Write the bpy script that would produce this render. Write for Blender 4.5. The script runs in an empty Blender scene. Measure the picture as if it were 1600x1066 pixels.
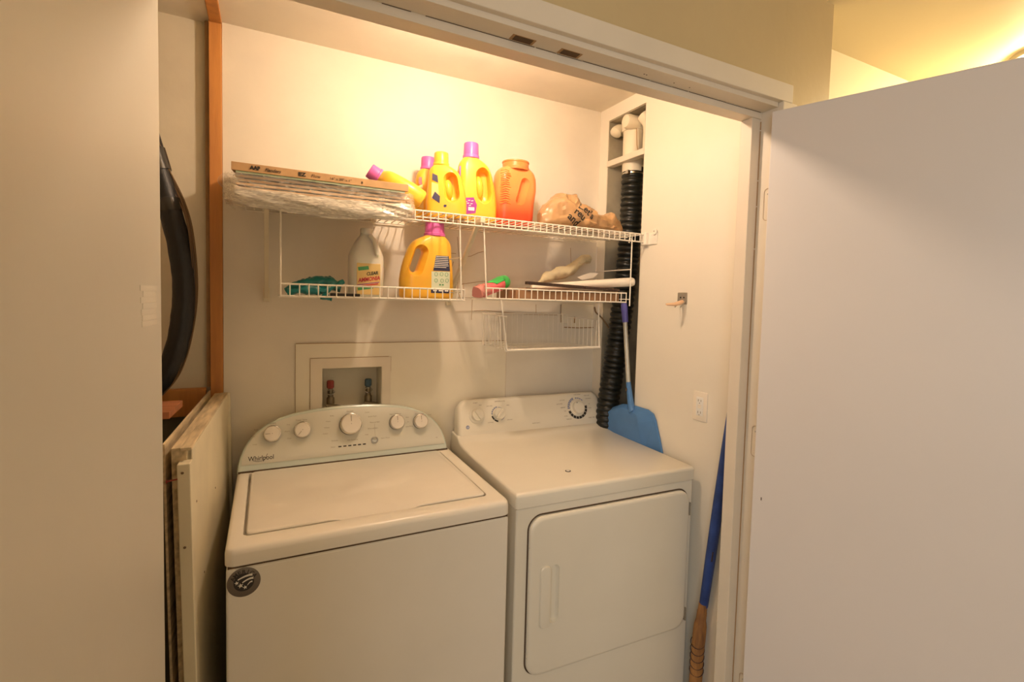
import bpy, bmesh, math, random
from mathutils import Vector, Matrix, noise
PI = math.pi
S = bpy.context.scene
COL = S.collection
random.seed(7)

# ------------------------------------------------------------------ camera
cam_d = bpy.data.cameras.new('camera'); cam = bpy.data.objects.new('camera', cam_d); COL.objects.link(cam)
CP = Vector((0.0835, -1.9483, 1.4905)); F = 784.17; YAW, PIT, ROL = 0.4759, 0.0524, 0.0270
fw = Vector((math.sin(YAW)*math.cos(PIT), math.cos(YAW)*math.cos(PIT), -math.sin(PIT)))
rt = Vector((math.cos(YAW), -math.sin(YAW), 0)); up = rt.cross(fw)
r2 = rt*math.cos(ROL) + up*math.sin(ROL); u2 = -rt*math.sin(ROL) + up*math.cos(ROL)
cam.matrix_world = Matrix(((r2.x, u2.x, -fw.x, CP.x), (r2.y, u2.y, -fw.y, CP.y), (r2.z, u2.z, -fw.z, CP.z), (0, 0, 0, 1)))
cam_d.sensor_width = 36; cam_d.lens = 36*F/1600; cam_d.clip_start = .02
cam_d.shift_x = (800-820.06)/1600; cam_d.shift_y = (509.1-533)/1600
S.camera = cam

# ------------------------------------------------------------------ light and exposure
S.view_settings.view_transform = 'Standard'; S.view_settings.look = 'None'
S.view_settings.gamma = 1; S.view_settings.use_curve_mapping = False
S.view_settings.exposure = 0.07
W = bpy.data.worlds.new('daylight'); S.world = W; W.use_nodes = True
bg = W.node_tree.nodes['Background']; bg.inputs[0].default_value = (1.0, .775, .52, 1); bg.inputs[1].default_value = .68
BULB_POWER = 530.0      # emission strength of the closet bulb
HALL_POWER = 95.0
ld = bpy.data.lights.new('hall_cool_fill', 'AREA'); ld.energy = 26; ld.color = (.84, .90, 1.0); ld.shape = 'RECTANGLE'; ld.size = 1.4; ld.size_y = 1.3  # added cool fill behind the camera, aimed at the right door
lo = bpy.data.objects.new('hall_cool_fill', ld); COL.objects.link(lo); lo.location = (-1.2, -3.6, 1.7)
lo.rotation_euler = (Vector((1.4, -1.2, 1.25)) - Vector(lo.location)).to_track_quat('-Z', 'Y').to_euler()

# ------------------------------------------------------------------ materials
def mat(name, col, rough=.5, metal=0, spec=.5, var=0, vscale=8, bump=0, bscale=60, emit=None, estr=0, trans=0, alpha=1, col2=None, coat=0, sss=0, stretch=None, ior=1.45):
    m = bpy.data.materials.new(name); m.use_nodes = True; nt = m.node_tree; b = nt.nodes['Principled BSDF']
    b.inputs['Base Color'].default_value = (*col, 1); b.inputs['Roughness'].default_value = rough
    b.inputs['Metallic'].default_value = metal; b.inputs['Specular IOR Level'].default_value = spec
    b.inputs['Transmission Weight'].default_value = trans; b.inputs['Alpha'].default_value = alpha
    b.inputs['Coat Weight'].default_value = coat; b.inputs['IOR'].default_value = ior
    if sss:
        b.inputs['Subsurface Weight'].default_value = sss; b.inputs['Subsurface Radius'].default_value = (.03, .015, .005); b.inputs['Subsurface Scale'].default_value = .5
    if emit: b.inputs['Emission Color'].default_value = (*emit, 1); b.inputs['Emission Strength'].default_value = estr
    if var or bump:
        tc = nt.nodes.new('ShaderNodeTexCoord'); mp = nt.nodes.new('ShaderNodeMapping')
        nt.links.new(tc.outputs['Object'], mp.inputs['Vector'])
        if stretch: mp.inputs['Scale'].default_value = stretch
    if var:
        n = nt.nodes.new('ShaderNodeTexNoise'); n.inputs['Scale'].default_value = vscale; n.inputs['Detail'].default_value = 5
        nt.links.new(mp.outputs[0], n.inputs['Vector'])
        mx = nt.nodes.new('ShaderNodeMix'); mx.data_type = 'RGBA'
        c2 = col2 or tuple(c*(1-var) for c in col)
        mx.inputs[6].default_value = (*col, 1); mx.inputs[7].default_value = (*c2, 1)
        rp = nt.nodes.new('ShaderNodeMapRange'); rp.inputs[1].default_value = .38; rp.inputs[2].default_value = .68
        nt.links.new(n.outputs[0], rp.inputs[0]); nt.links.new(rp.outputs[0], mx.inputs[0]); nt.links.new(mx.outputs[2], b.inputs['Base Color'])
    if bump:
        n2 = nt.nodes.new('ShaderNodeTexNoise'); n2.inputs['Scale'].default_value = bscale; n2.inputs['Detail'].default_value = 3
        nt.links.new(mp.outputs[0], n2.inputs['Vector'])
        bp = nt.nodes.new('ShaderNodeBump'); bp.inputs['Strength'].default_value = bump; bp.inputs['Distance'].default_value = .002
        nt.links.new(n2.outputs[0], bp.inputs['Height']); nt.links.new(bp.outputs[0], b.inputs['Normal'])
    return m
M = dict(
    closet=mat('closet_paint', (.80, .735, .61), .6, var=.09, vscale=4, bump=.25, bscale=35),
    closet_r=mat('closet_right_paint', (.82, .76, .63), .55, var=.04, vscale=3, bump=.15, bscale=30),
    patch=mat('panel_paint', (.83, .76, .60), .45, var=.06, vscale=4, bump=.1, bscale=20),
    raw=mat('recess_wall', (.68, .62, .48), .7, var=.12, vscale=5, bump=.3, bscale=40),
    hall=mat('hall_paint', (.57, .45, .25), .45, var=.05, vscale=4, bump=.55, bscale=28),
    hallc=mat('hall_ceiling_paint', (.80, .70, .48), .6, bump=.3, bscale=20),
    trim=mat('trim_paint', (.75, .665, .53), .4, var=.05, vscale=6, bump=.15, bscale=25),
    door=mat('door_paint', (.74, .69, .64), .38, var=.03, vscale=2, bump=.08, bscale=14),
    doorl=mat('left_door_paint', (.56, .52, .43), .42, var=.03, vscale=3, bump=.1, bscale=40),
    dirt=mat('dark_gap', (.10, .06, .03), .9),
    brownline=mat('brown_gap', (.42, .26, .12), .9),
    floor=mat('floor_tile', (.30, .24, .17), .5, var=.2, vscale=3),
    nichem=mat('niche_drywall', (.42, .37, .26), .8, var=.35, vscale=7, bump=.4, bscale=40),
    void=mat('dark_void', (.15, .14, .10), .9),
    stud=mat('stained_wood', (.60, .26, .065), .6, var=.5, vscale=5, col2=(.44, .18, .05), bump=.2, stretch=(6, 6, .6)),
    plank=mat('red_plank', (.45, .17, .07), .6, var=.3, vscale=6, stretch=(1, 6, 6)),
    board=mat('old_white_board', (.78, .70, .50), .5, var=.12, vscale=6, bump=.1),
    boardedge=mat('board_edge', (.74, .60, .38), .7, var=.45, vscale=9, stretch=(8, 1, 8)),
    enamel=mat('washer_enamel', (.84, .78, .66), .28, spec=.5, var=.03, vscale=5, coat=.15),
    enamel2=mat('dryer_enamel', (.82, .77, .64), .3, spec=.5, var=.03, vscale=5, coat=.1),
    console=mat('console_green_grey', (.60, .66, .58), .22, spec=.5),
    cpanel=mat('control_panel', (.66, .645, .55), .3),
    lidm=mat('washer_lid_enamel', (.84, .78, .66), .16, spec=.6, var=.04, vscale=7, coat=.4, bump=.03, bscale=9),
    scuff=mat('paint_scuff', (.62, .57, .47), .6),
    knob=mat('knob_face', (.80, .74, .64), .25),
    chrome=mat('chrome', (.62, .60, .55), .18, metal=1),
    grey=mat('grey_metal', (.38, .37, .34), .35, metal=.8),
    print_=mat('grey_print', (.33, .28, .20), .6), black=mat('black_print', (.03, .025, .02), .5), bprint=mat('blue_print', (.25, .28, .42), .5),
    wire=mat('wire_enamel', (.86, .80, .68), .35, var=.06, vscale=10),
    wireb=mat('yellowed_bracket', (.74, .66, .48), .5, var=.1),
    yellow=mat('yellow_plastic', (.93, .51, .05), .3, sss=.25), orange=mat('orange_plastic', (.88, .27, .06), .25, sss=.3),
    magenta=mat('magenta_cap', (.66, .13, .42), .35), orangedk=mat('orange_plastic_neck', (.80, .25, .07), .3, sss=.2),
    navy=mat('navy_label', (.045, .045, .10), .4), cream=mat('cream_label', (.78, .82, .62), .4), white=mat('white_print', (.85, .83, .76), .5),
    red=mat('red_print', (.65, .05, .06), .4), green=mat('green_print', (.10, .38, .14), .5), purple=mat('purple_print', (.32, .04, .30), .4), ylabel=mat('yellow_label', (.85, .60, .22), .4),
    milky=mat('milky_plastic', (.90, .84, .70), .35, trans=.12, sss=.25),
    teal=mat('teal_rubber', (.015, .20, .19), .3, var=.4, vscale=25, bump=.5, bscale=50),
    carton=mat('carton', (.58, .36, .17), .7, var=.15, vscale=30), edgeshade=mat('shaded_wood_edge', (.40, .25, .12), .8, var=.2, vscale=20),
    fiber=mat('filter_fibre', (.20, .22, .12), .9, var=.3, vscale=60, bump=.8, bscale=150), fiberg=mat('filter_edge_green', (.38, .46, .30), .8, var=.2, vscale=50),
    bag=mat('tan_bag', (.52, .31, .145), .3, sss=.15, var=.2, vscale=14, bump=.5, bscale=22),
    pink=mat('pink_plastic', (.85, .16, .18), .35, var=.15, vscale=30), pinkf=mat('clear_pink', (.80, .35, .30), .25, trans=.3), lgreen=mat('bright_green_plastic', (.06, .55, .12), .3),
    comb=mat('dark_brown_strip', (.06, .03, .02), .5), brownc=mat('brown_card', (.36, .19, .09), .8, var=.2), roll=mat('white_roll', (.86, .79, .66), .3), pale=mat('pale_cloth', (.70, .60, .38), .6, var=.2, vscale=20),
    hose=mat('black_hose', (.012, .013, .010), .33), foam=mat('black_foam', (.012, .012, .013), .45, bump=.8, bscale=60), tape=mat('black_tape', (.035, .033, .03), .2), cable=mat('brown_cable', (.16, .10, .05), .5),
    pvc=mat('painted_pipe', (.82, .74, .56), .45, var=.1), 
    blue=mat('blue_plastic', (.085, .22, .47), .35, var=.1, vscale=20), purpleg=mat('purple_grip', (.13, .12, .42), .4), pole=mat('grey_pole', (.50, .48, .40), .35, metal=.3),
    bluecloth=mat('blue_handle', (.03, .07, .27), .45, var=.35, vscale=18), straw=mat('straw', (.42, .20, .06), .8, var=.5, vscale=14, col2=(.16, .07, .03), bump=.6, bscale=70, stretch=(3, 3, .5)), strawd=mat('dark_straw', (.10, .07, .035), .8, var=.4, vscale=20),
    thread=mat('dark_thread', (.05, .03, .03), .8),
    hookm=mat('steel_plate', (.42, .39, .32), .4, metal=.6), wood=mat('pale_wood', (.70, .46, .28), .5), plate=mat('cream_plate', (.86, .78, .64), .35),
    rvalve=mat('red_valve', (.30, .045, .03), .5), bvalve=mat('blue_valve', (.05, .09, .12), .5), brass=mat('dull_brass', (.20, .16, .10), .4, metal=.7),
    bulb=mat('lit_bulb', (1, .9, .7), .5, emit=(1.0, .755, .56), estr=BULB_POWER), porcelain=mat('porcelain', (.85, .8, .7), .3),
    globe=mat('lit_globe', (1, .9, .7), .4, emit=(1.0, .76, .42), estr=HALL_POWER), sticker=mat('silver_sticker', (.17, .14, .11), .35, metal=.3),
    stickerl=mat('silver_light', (.75, .70, .60), .4),
)
def film_mat(name='clear_film', lo=.10, hi=.40):
    m = bpy.data.materials.new(name); m.use_nodes = True; nt = m.node_tree; b = nt.nodes['Principled BSDF']; out = nt.nodes['Material Output']
    b.inputs['Base Color'].default_value = (.85, .80, .68, 1); b.inputs['Roughness'].default_value = .12; b.inputs['Specular IOR Level'].default_value = 1
    tr = nt.nodes.new('ShaderNodeBsdfTransparent'); mx = nt.nodes.new('ShaderNodeMixShader')
    n = nt.nodes.new('ShaderNodeTexNoise'); n.inputs['Scale'].default_value = 14; n.inputs['Distortion'].default_value = 2
    rp = nt.nodes.new('ShaderNodeMapRange'); rp.inputs[1].default_value = .4; rp.inputs[2].default_value = .7; rp.inputs[3].default_value = lo; rp.inputs[4].default_value = hi
    nt.links.new(n.outputs[0], rp.inputs[0]); nt.links.new(rp.outputs[0], mx.inputs[0]); nt.links.new(tr.outputs[0], mx.inputs[1]); nt.links.new(b.outputs[0], mx.inputs[2]); nt.links.new(mx.outputs[0], out.inputs[0])
    return m
M['film'] = film_mat(); M['film2'] = film_mat('gathered_film', .38, .78)

# ------------------------------------------------------------------ helpers
def obj(name, bm, m, parent=None, smooth=None, world=False, bevel=0, label=None, seg=2, kind=None):
    me = bpy.data.meshes.new(name); bmesh.ops.recalc_face_normals(bm, faces=bm.faces); bm.to_mesh(me); bm.free()
    me.materials.append(M[m] if isinstance(m, str) else m)
    o = bpy.data.objects.new(name, me); COL.objects.link(o)
    if parent is not None:
        if world:
            p = parent; mw = Matrix.LocRotScale(p.location, p.rotation_euler, p.scale)
            while p.parent: p = p.parent; mw = Matrix.LocRotScale(p.location, p.rotation_euler, p.scale) @ mw
            me.transform(mw.inverted())
        o.parent = parent
    else:
        xs = [v.co for v in me.vertices]
        c = Vector(((min(v.x for v in xs)+max(v.x for v in xs))/2, (min(v.y for v in xs)+max(v.y for v in xs))/2, min(v.z for v in xs)))
        me.transform(Matrix.Translation(-c)); o.location = c
    if bevel:
        md = o.modifiers.new('bevel', 'BEVEL'); md.width = bevel; md.segments = seg; md.limit_method = 'ANGLE'; md.angle_limit = .6
    if smooth is not None:
        for p in me.polygons: p.use_smooth = True
        me.set_sharp_from_angle(angle=smooth)
    if label: o['label'] = label
    if kind: o['kind'] = kind
    return o
def tag(o, label, cat, group=None):
    o['label'] = label; o['category'] = cat
    if group: o['group'] = group
    return o
def thing(name, label, cat, loc=(0, 0, 0), rotz=0, group=None):
    o = bpy.data.objects.new(name, None); COL.objects.link(o); o.empty_display_size = .05
    o.location = loc; o.rotation_euler = (0, 0, rotz); return tag(o, label, cat, group)
def copy_thing(root, loc, rotz=None, label=None):
    r = root.copy(); COL.objects.link(r); r.location = loc
    if rotz is not None: r.rotation_euler = (0, 0, rotz)
    if label: r['label'] = label
    for ch in list(root.children):
        c = ch.copy(); COL.objects.link(c); c.parent = r
        for g in list(ch.children):
            d = g.copy(); COL.objects.link(d); d.parent = c
    return r
def bx(bm, x0, x1, y0, y1, z0, z1, T=None):
    vs = [Vector((x, y, z)) for x in (x0, x1) for y in (y0, y1) for z in (z0, z1)]
    if T is not None: vs = [T @ v for v in vs]
    v = [bm.verts.new(p) for p in vs]
    for f in ((0, 1, 3, 2), (4, 6, 7, 5), (0, 4, 5, 1), (2, 3, 7, 6), (0, 2, 6, 4), (1, 5, 7, 3)): bm.faces.new([v[i] for i in f])
    return bm
def box(*a, T=None): return bx(bmesh.new(), *a, T=T)
def loft(bm, loops, c0=True, c1=True, T=None, closed=True):
    rows = [[bm.verts.new((T @ Vector(p)) if T is not None else Vector(p)) for p in l] for l in loops]
    n = len(rows[0])
    for a, b in zip(rows, rows[1:]):
        for i in range(n if closed else n-1):
            j = (i+1) % n
            try: bm.faces.new((a[i], a[j], b[j], b[i]))
            except ValueError: pass
    if c0: bm.faces.new(rows[0])
    if c1: bm.faces.new(rows[-1][::-1])
    return bm
def rrect(x0, x1, y0, y1, r, n=6):
    o = []; r = max(min(r, (x1-x0)/2-1e-5, (y1-y0)/2-1e-5), 1e-5)
    for cx, cy, a0 in ((x1-r, y1-r, 0), (x0+r, y1-r, 90), (x0+r, y0+r, 180), (x1-r, y0+r, 270)):
        for k in range(n+1):
            a = math.radians(a0+90*k/n); o.append((cx+r*math.cos(a), cy+r*math.sin(a)))
    return o
def slab(bm, x0, x1, y0, y1, r, z0, z1, e=.002, n=6, T=None):      # rounded plate in the xy plane with an eased top edge
    L = lambda i, z: [(p[0], p[1], z) for p in rrect(x0+i, x1-i, y0+i, y1-i, r-i*.5, n)]
    return loft(bm, [L(0, z0), L(0, z1-e), L(e*.3, z1-e*.3), L(e, z1)], T=T)
def frames(pts, closed=False):
    n = len(pts); ts = []
    for i in range(n):
        a = pts[(i-1) % n] if (closed or i) else pts[0]; b = pts[(i+1) % n] if (closed or i < n-1) else pts[-1]
        ts.append((b-a).normalized())
    nrm = ts[0].orthogonal().normalized(); out = []
    for t in ts:
        nrm = (nrm - t*nrm.dot(t)).normalized(); out.append((nrm, t.cross(nrm)))
    return out
def tube(bm, pts, r, n=8, cap=True, T=None, flat=1):
    pts = [Vector(p) for p in pts]; rs = r if isinstance(r, (list, tuple)) else [r]*len(pts)
    fr = frames(pts)
    loops = [[p + (u*math.cos(2*PI*k/n) + v*flat*math.sin(2*PI*k/n))*q for k in range(n)] for p, q, (u, v) in zip(pts, rs, fr)]
    return loft(bm, loops, cap, cap, T=T)
def smoothpath(pts, m=6):
    P = [Vector(p) for p in pts]; P = [P[0]*2-P[1]] + P + [P[-1]*2-P[-2]]; o = []
    for i in range(1, len(P)-2):
        for k in range(m):
            t = k/m; a, b, c, d = P[i-1:i+3]
            o.append(.5*((2*b)+(c-a)*t+(2*a-5*b+4*c-d)*t*t+(3*b-a-3*c+d)*t**3))
    return o+[P[-2]]
def lathe(bm, prof, n=24, T=None, c0=True, c1=True):
    return loft(bm, [[(r*math.cos(2*PI*k/n), r*math.sin(2*PI*k/n), z) for k in range(n)] for r, z in prof], c0, c1, T=T)
def TR(o, x, y, z=None):                                            # frame with given axes
    x = Vector(x).normalized(); y = Vector(y).normalized(); z = x.cross(y)
    return Matrix(((x.x, y.x, z.x, o[0]), (x.y, y.y, z.y, o[1]), (x.z, y.z, z.z, o[2]), (0, 0, 0, 1)))
def text(bm, s, size, T, ext=.0006, align='LEFT', shear=0, bold=0, sx=1):
    cu = bpy.data.curves.new('t', 'FONT'); cu.body = s; cu.size = size; cu.extrude = ext; cu.align_x = align; cu.shear = shear; cu.offset = bold; cu.resolution_u = 3
    o = bpy.data.objects.new('t', cu); COL.objects.link(o); bpy.context.view_layer.update()
    me = bpy.data.meshes.new_from_object(o.evaluated_get(bpy.context.evaluated_depsgraph_get()))
    me.transform(T @ Matrix.Diagonal((sx, 1, 1, 1))); bm.from_mesh(me)
    bpy.data.objects.remove(o); bpy.data.curves.remove(cu); bpy.data.meshes.remove(me); return bm
def extrude_poly(bm, poly, h, T=None):
    return loft(bm, [[(x, y, 0) for x, y in poly], [(x, y, h) for x, y in poly]], T=T)
def cut(o, bm, op='DIFFERENCE'):
    me = bpy.data.meshes.new('c'); bmesh.ops.recalc_face_normals(bm, faces=bm.faces); bm.to_mesh(me); bm.free()
    c = bpy.data.objects.new('c', me); COL.objects.link(c)
    if o.parent: c.matrix_world = Matrix.Identity(4)
    par = o.parent; o.parent = None
    loc = o.location.copy()
    if par is None: c.location = loc*0
    md = o.modifiers.new('b', 'BOOLEAN'); md.object = c; md.operation = op; md.solver = 'EXACT'
    bpy.context.view_layer.update()
    nm = bpy.data.meshes.new_from_object(o.evaluated_get(bpy.context.evaluated_depsgraph_get()))
    o.modifiers.remove(md); o.data = nm; o.parent = par
    bpy.data.objects.remove(c)
    for p in nm.polygons: p.use_smooth = True
    nm.set_sharp_from_angle(angle=.7)
    return o
def struct(name, bm, m, parent=None, **k):
    o = obj(name, bm, m, parent, **k)
    if parent is None: o['kind'] = 'structure'
    return o

# ------------------------------------------------------------------ the setting
HC, HH = 2.36, 2.42            # closet ceiling, hall ceiling
XR = 1.4535                    # right wall of the closet
struct('floor', box(-2.6, 3.6, -4.2, .3, -.05, 0), 'floor')
bm = bmesh.new()               # back wall with the opening for the valve box
for a in ((-.045, .262, 0, .12, 0, HC), (.475, XR, 0, .12, 0, HC), (.262, .475, 0, .12, 0, 1.05), (.262, .475, 0, .12, 1.221, HC)): bx(bm, *a)
wb = struct('wall_back', bm, 'closet')
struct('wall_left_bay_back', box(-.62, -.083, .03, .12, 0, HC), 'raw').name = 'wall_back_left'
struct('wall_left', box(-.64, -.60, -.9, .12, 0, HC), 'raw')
bm = bmesh.new()               # right wall with the tall slot for the pipe chase
for a in ((XR, 1.635, -.062, .12, 0, HC), (XR, 1.635, -.955, -.312, 0, HH), (XR, 1.635, -.312, -.062, 2.302, HC), (1.615, 1.635, -.312, -.062, 0, 2.302)): bx(bm, *a)
struct('wall_right', bm, 'closet_r')
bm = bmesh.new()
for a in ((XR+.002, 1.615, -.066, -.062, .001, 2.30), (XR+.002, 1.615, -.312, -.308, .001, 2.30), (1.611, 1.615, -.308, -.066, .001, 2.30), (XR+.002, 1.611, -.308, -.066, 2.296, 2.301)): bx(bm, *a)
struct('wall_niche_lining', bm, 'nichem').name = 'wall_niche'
struct('ceiling', box(-.64, 1.635, -.86, .12, HC, HC+.05), 'closet')
struct('ceiling_hall', box(-2.6, 3.6, -4.2, -.7, HH, HH+.05), 'hallc').name = 'ceiling_hall'
bm = bmesh.new()               # hall wall around the opening
for a in ((-2.6, -.12, -.955, -.86, 0, HH), (-.12, 1.42, -.955, -.86, 2.085, HH), (1.42, 1.635, -.9551, -.86, 0, HH)): bx(bm, *a)
struct('wall_hall', bm, 'hall')
struct('wall_hall_recess', box(1.635, 3.6, -.79, -.70, 0, HH), 'hallc').name = 'wall_hall_far'
struct('wall_side', box(3.5, 3.6, -4.2, -.79, 0, HH), 'hallc').name = 'wall_hall_right'
# trim around the opening: head casing, head jamb, stops, side jambs
bm = box(-.2, 1.441, -.973, -.955, 2.079, 2.130); struct('trim_1', bm, 'trim', bevel=.002)
t2 = struct('trim_2', box(-.104, 1.40, -.957, -.86, 2.066, 2.088), 'trim', bevel=.001)
struct('trim_3', box(-.104, 1.40, -.904, -.858, 2.047, 2.068), 'trim', bevel=.0015)
for x in (.589, .712):
    p = obj('strike_plate', box(x-.029, x+.029, -.932, -.908, 2.0655, 2.0662), 'brownline', t2, world=True, label='rusty brown catch plate')
    obj('plate_slot', box(x-.022, x+.022, -.930, -.911, 2.0645, 2.0655), 'dirt', p, world=True)
bm = bmesh.new()
for x in (.93, .938, 1.03, 1.085): lathe(bm, [(.0016, 0), (.0016, .0006)], 8, T=Matrix.Translation((x, -.925, 2.0652)))
obj('nail_hole', bm, 'dirt', t2, world=True)
bm = bmesh.new(); r = random.Random(3); x = .0                      # grimy gap along the head stop
while x < 1.39:
    w = r.uniform(.02, .09); bx(bm, x, min(x+w, 1.395), -.9052, -.9040, 2.0650, 2.0668 if r.random() < .8 else 2.0645); x += w+r.choice((0, 0, .004, .03 if x < .6 else .002))
obj('grimy_gap', bm, 'dirt', t2, world=True)
t4 = struct('trim_4', box(1.40, 1.422, -.957, -.86, 0, 2.068), 'trim', bevel=.001)
struct('trim_5', box(1.364, 1.401, -.900, -.858, 0, 2.048), 'trim', bevel=.002)
bm = bmesh.new(); z = .0
while z < 2.03:
    w = r.uniform(.03, .16); bx(bm, 1.3985, 1.4002, -.9028, -.8995, z, min(z+w, 2.04)); z += w+(0 if z < 1.6 else .004)
obj('painted_gap', bm, 'brownline', t4, world=True)
struct('trim_6', box(-.126, -.104, -.957, -.86, 0, 2.068), 'trim')
struct('trim_7', box(1.401, 1.462, -.973, -.955, 0, 2.079), 'trim', bevel=.002)
struct('trim_8', box(-.20, -.110, -.973, -.955, 0, 2.079), 'trim', bevel=.002)
struct('baseboard_hall', box(1.465, 1.635, -.967, -.955, 0, .09), 'trim')
# hinge leaves let into the right jamb
for z in (1.79, 1.08, .30):
    h = obj('hinge_leaf', slab(bmesh.new(), -.0, .030, -.045, .045, .010, 0, .0012, T=TR((1.3995, -.957, z), (0, 1, 0), (0, 0, 1))), 'trim', t4, world=True, smooth=.5)
    bm = bmesh.new(); L = [Vector((1.3992, -.957+p[0], z+p[1])) for p in rrect(-.001, .0315, -.0465, .0465, .010)]
    tube(bm, L+[L[0]], .0005, 5); obj('leaf_outline', bm, 'brownline', h, world=True)
    bm = bmesh.new()
    for q in (-.03, 0, .03): lathe(bm, [(.0022, 0), (.0018, .0012)], 10, T=TR((1.3982, -.942+.004*(q > 0), z+q), (0, 1, 0), (0, 0, 1)))
    obj('screw', bm, 'grey', h, world=True)
# doors
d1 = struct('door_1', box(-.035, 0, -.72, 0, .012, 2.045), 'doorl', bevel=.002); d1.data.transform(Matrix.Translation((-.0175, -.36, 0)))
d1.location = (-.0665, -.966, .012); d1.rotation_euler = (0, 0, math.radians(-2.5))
bm = bmesh.new()
for k in range(7): bx(bm, -.0002, .0004, -.115+.010*math.sin(k*3), -.030-.004*(k % 3), 1.425+k*.0085, 1.433+k*.0085)
d2 = struct('door_2', box(0, .035, -.74, 0, .012, 2.045), 'door', bevel=.003); d2.data.transform(Matrix.Translation((.0175, -.37, 0)))
d2.location = (1.366, -.963, .012); d2.rotation_euler = (0, 0, math.radians(20))
obj('paint_scuff', bm, 'scuff', d1)
bm = bmesh.new(); bx(bm, -.0006, .0004, -.027, -.0245, .908, .917); obj('dark_chip', bm, 'dirt', d2)

# left bay: stained stud, ceiling nailer, bottom rail, plank, void
st = thing('wooden_stud', 'orange-brown stained upright stud at the left edge of the closet back wall', 'post', (-.062, 0, 0))
obj('post', box(-.082, -.046, -.007, .12, 0, HC-.001), 'stud', st, world=True, bevel=.002)
obj('shaded_edge_strip', box(-.094, -.0825, .012, .028, 1.17, HC-.002), 'edgeshade', st, world=True)  # raw wood edge, its dark colour holding the shade beside the stud
tag(obj('ceiling_nailer', box(-.080, -.045, -.858, -.008, HC-.010, HC-.001), 'stud', bevel=.002), 'orange-brown wooden strip running along the closet ceiling toward the door', 'wood strip')
tag(obj('wooden_rail', box(-.595, -.096, -.006, .028, 1.078, 1.167), 'stud', bevel=.002), 'brown horizontal wood rail low in the left bay behind the black pipe', 'rail')
struct('void_shade_panel', box(-.598, -.096, .010, .029, 0, 1.077), 'void').name = 'void_shade_sheet'  # dark sheet; the shade of the open void is in its colour
bm = bmesh.new(); extrude_poly(bm, [(-.36, -.44), (-.133, -.44), (-.124, -.29), (-.23, -.29), (-.23, -.17), (-.36, -.17), (-.36, .02), (-.55, .02), (-.55, -.44)], .018, T=Matrix.Translation((0, 0, 1.1675)))
tag(obj('wood_plank', bm, 'plank', bevel=.001), 'short reddish plank end jutting out at lower left beside the big left door', 'plank')

# ------------------------------------------------------------------ back wall fittings
bm = bmesh.new()
for a in ((.175, .262, .3, 1.311), (.475, .998, .3, 1.311), (.262, .475, .3, 1.05), (.262, .475, 1.221, 1.311)): bx(bm, a[0], a[1], -.006, 0, a[2], a[3])
ap = tag(obj('wall_panel', bm, 'patch'), 'large cream painted board on the back wall behind washer and dryer', 'panel')
bm = bmesh.new()
L = [(.175, -.0064, 1.312), (.998, -.0064, 1.312)]; tube(bm, L, .0012, 5); tube(bm, [(.999, -.003, 1.31), (.999, -.003, .9)], .0014, 5); tube(bm, [(.1745, -.004, 1.31), (.1745, -.004, .9)], .0008, 5)
obj('seam', bm, 'brownline', ap, world=True)
vb = thing('washer_valve_box', 'recessed utility box in the back wall holding red and blue water valves', 'valve box', (.368, -.006, 1.05))
bm = bmesh.new()
for a in ((.223, .262, .98, 1.257), (.475, .508, .98, 1.257), (.262, .475, 1.221, 1.257)): bx(bm, a[0], a[1], -.010, -.006, a[2], a[3])
obj('frame', bm, 'trim', vb, world=True)
bm = bmesh.new(); tube(bm, [(.2222, -.0085, 1.0), (.2222, -.0085, 1.258), (.5, -.0085, 1.258)], .0011, 5); tube(bm, [(.5085, -.0085, 1.258), (.5085, -.0085, 1.20)], .0007, 5)
obj('frame_seam', bm, 'brownline', vb, world=True)
bm = bmesh.new()
for a in ((.262, .475, .085, .088, 1.05, 1.221), (.262, .264, -.006, .085, 1.05, 1.221), (.473, .475, -.006, .085, 1.05, 1.221), (.262, .475, -.006, .085, 1.219, 1.221), (.262, .475, -.006, .085, 1.05, 1.054)): bx(bm, *a)
obj('box_shell', bm, 'raw', vb, world=True)
for x, mm, l in ((.297, 'rvalve', 'red valve handle'), (.434, 'bvalve', 'blue valve handle')):
    bm = bmesh.new(); lathe(bm, [(.013, 0), (.014, .012), (.014, .045), (.011, .05)], 16, T=Matrix.Translation((x, .045, 1.055))); tube(bm, [(x, .045, 1.10), (x, .045, 1.135)], .010, 12); tube(bm, [(x-.017, .03, 1.075), (x+.02, .03, 1.07), (x+.045, .02, 1.062)], .008, 8)
    v = obj('valve', bm, 'brass', vb, world=True, smooth=.6)
    bm = bmesh.new(); lathe(bm, [(.010, 0), (.013, .004), (.013, .026), (.010, .030)], 8, T=Matrix.Translation((x-.001, .04, 1.138))); obj('valve_handle', bm, mm, v, world=True, label=l)
    bm = bmesh.new(); L = [Vector((x+.013*math.cos(a*PI/8), .035+.004*math.sin(a), 1.125+.010*math.sin(a*PI/8))) for a in range(17)]; tube(bm, L, .0016, 6); obj('locking_ring', bm, 'chrome', v, world=True)
bm = bmesh.new(); extrude_poly(bm, [(1.268, 1.475), (1.444, 1.475), (1.444, 1.368), (1.315, 1.366), (1.305, 1.385), (1.274, 1.39), (1.268, 1.43)], .008, T=Matrix(((1, 0, 0, 0), (0, 0, -1, 0), (0, 1, 0, 0), (0, 0, 0, 1))))
jb = tag(obj('cover_plate', bm, 'patch', bevel=.0015), 'painted-over electrical cover plate on the back wall under the lower right shelf', 'cover plate')
bm = bmesh.new(); tube(bm, [(1.285, -.008, 1.369), (1.36, -.009, 1.366), (1.444, -.009, 1.368)], .0022, 6); tube(bm, [(1.267, -.006, 1.39), (1.266, -.006, 1.47)], .0014, 6); obj('grime_edge', bm, 'brownline', jb, world=True)
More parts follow.
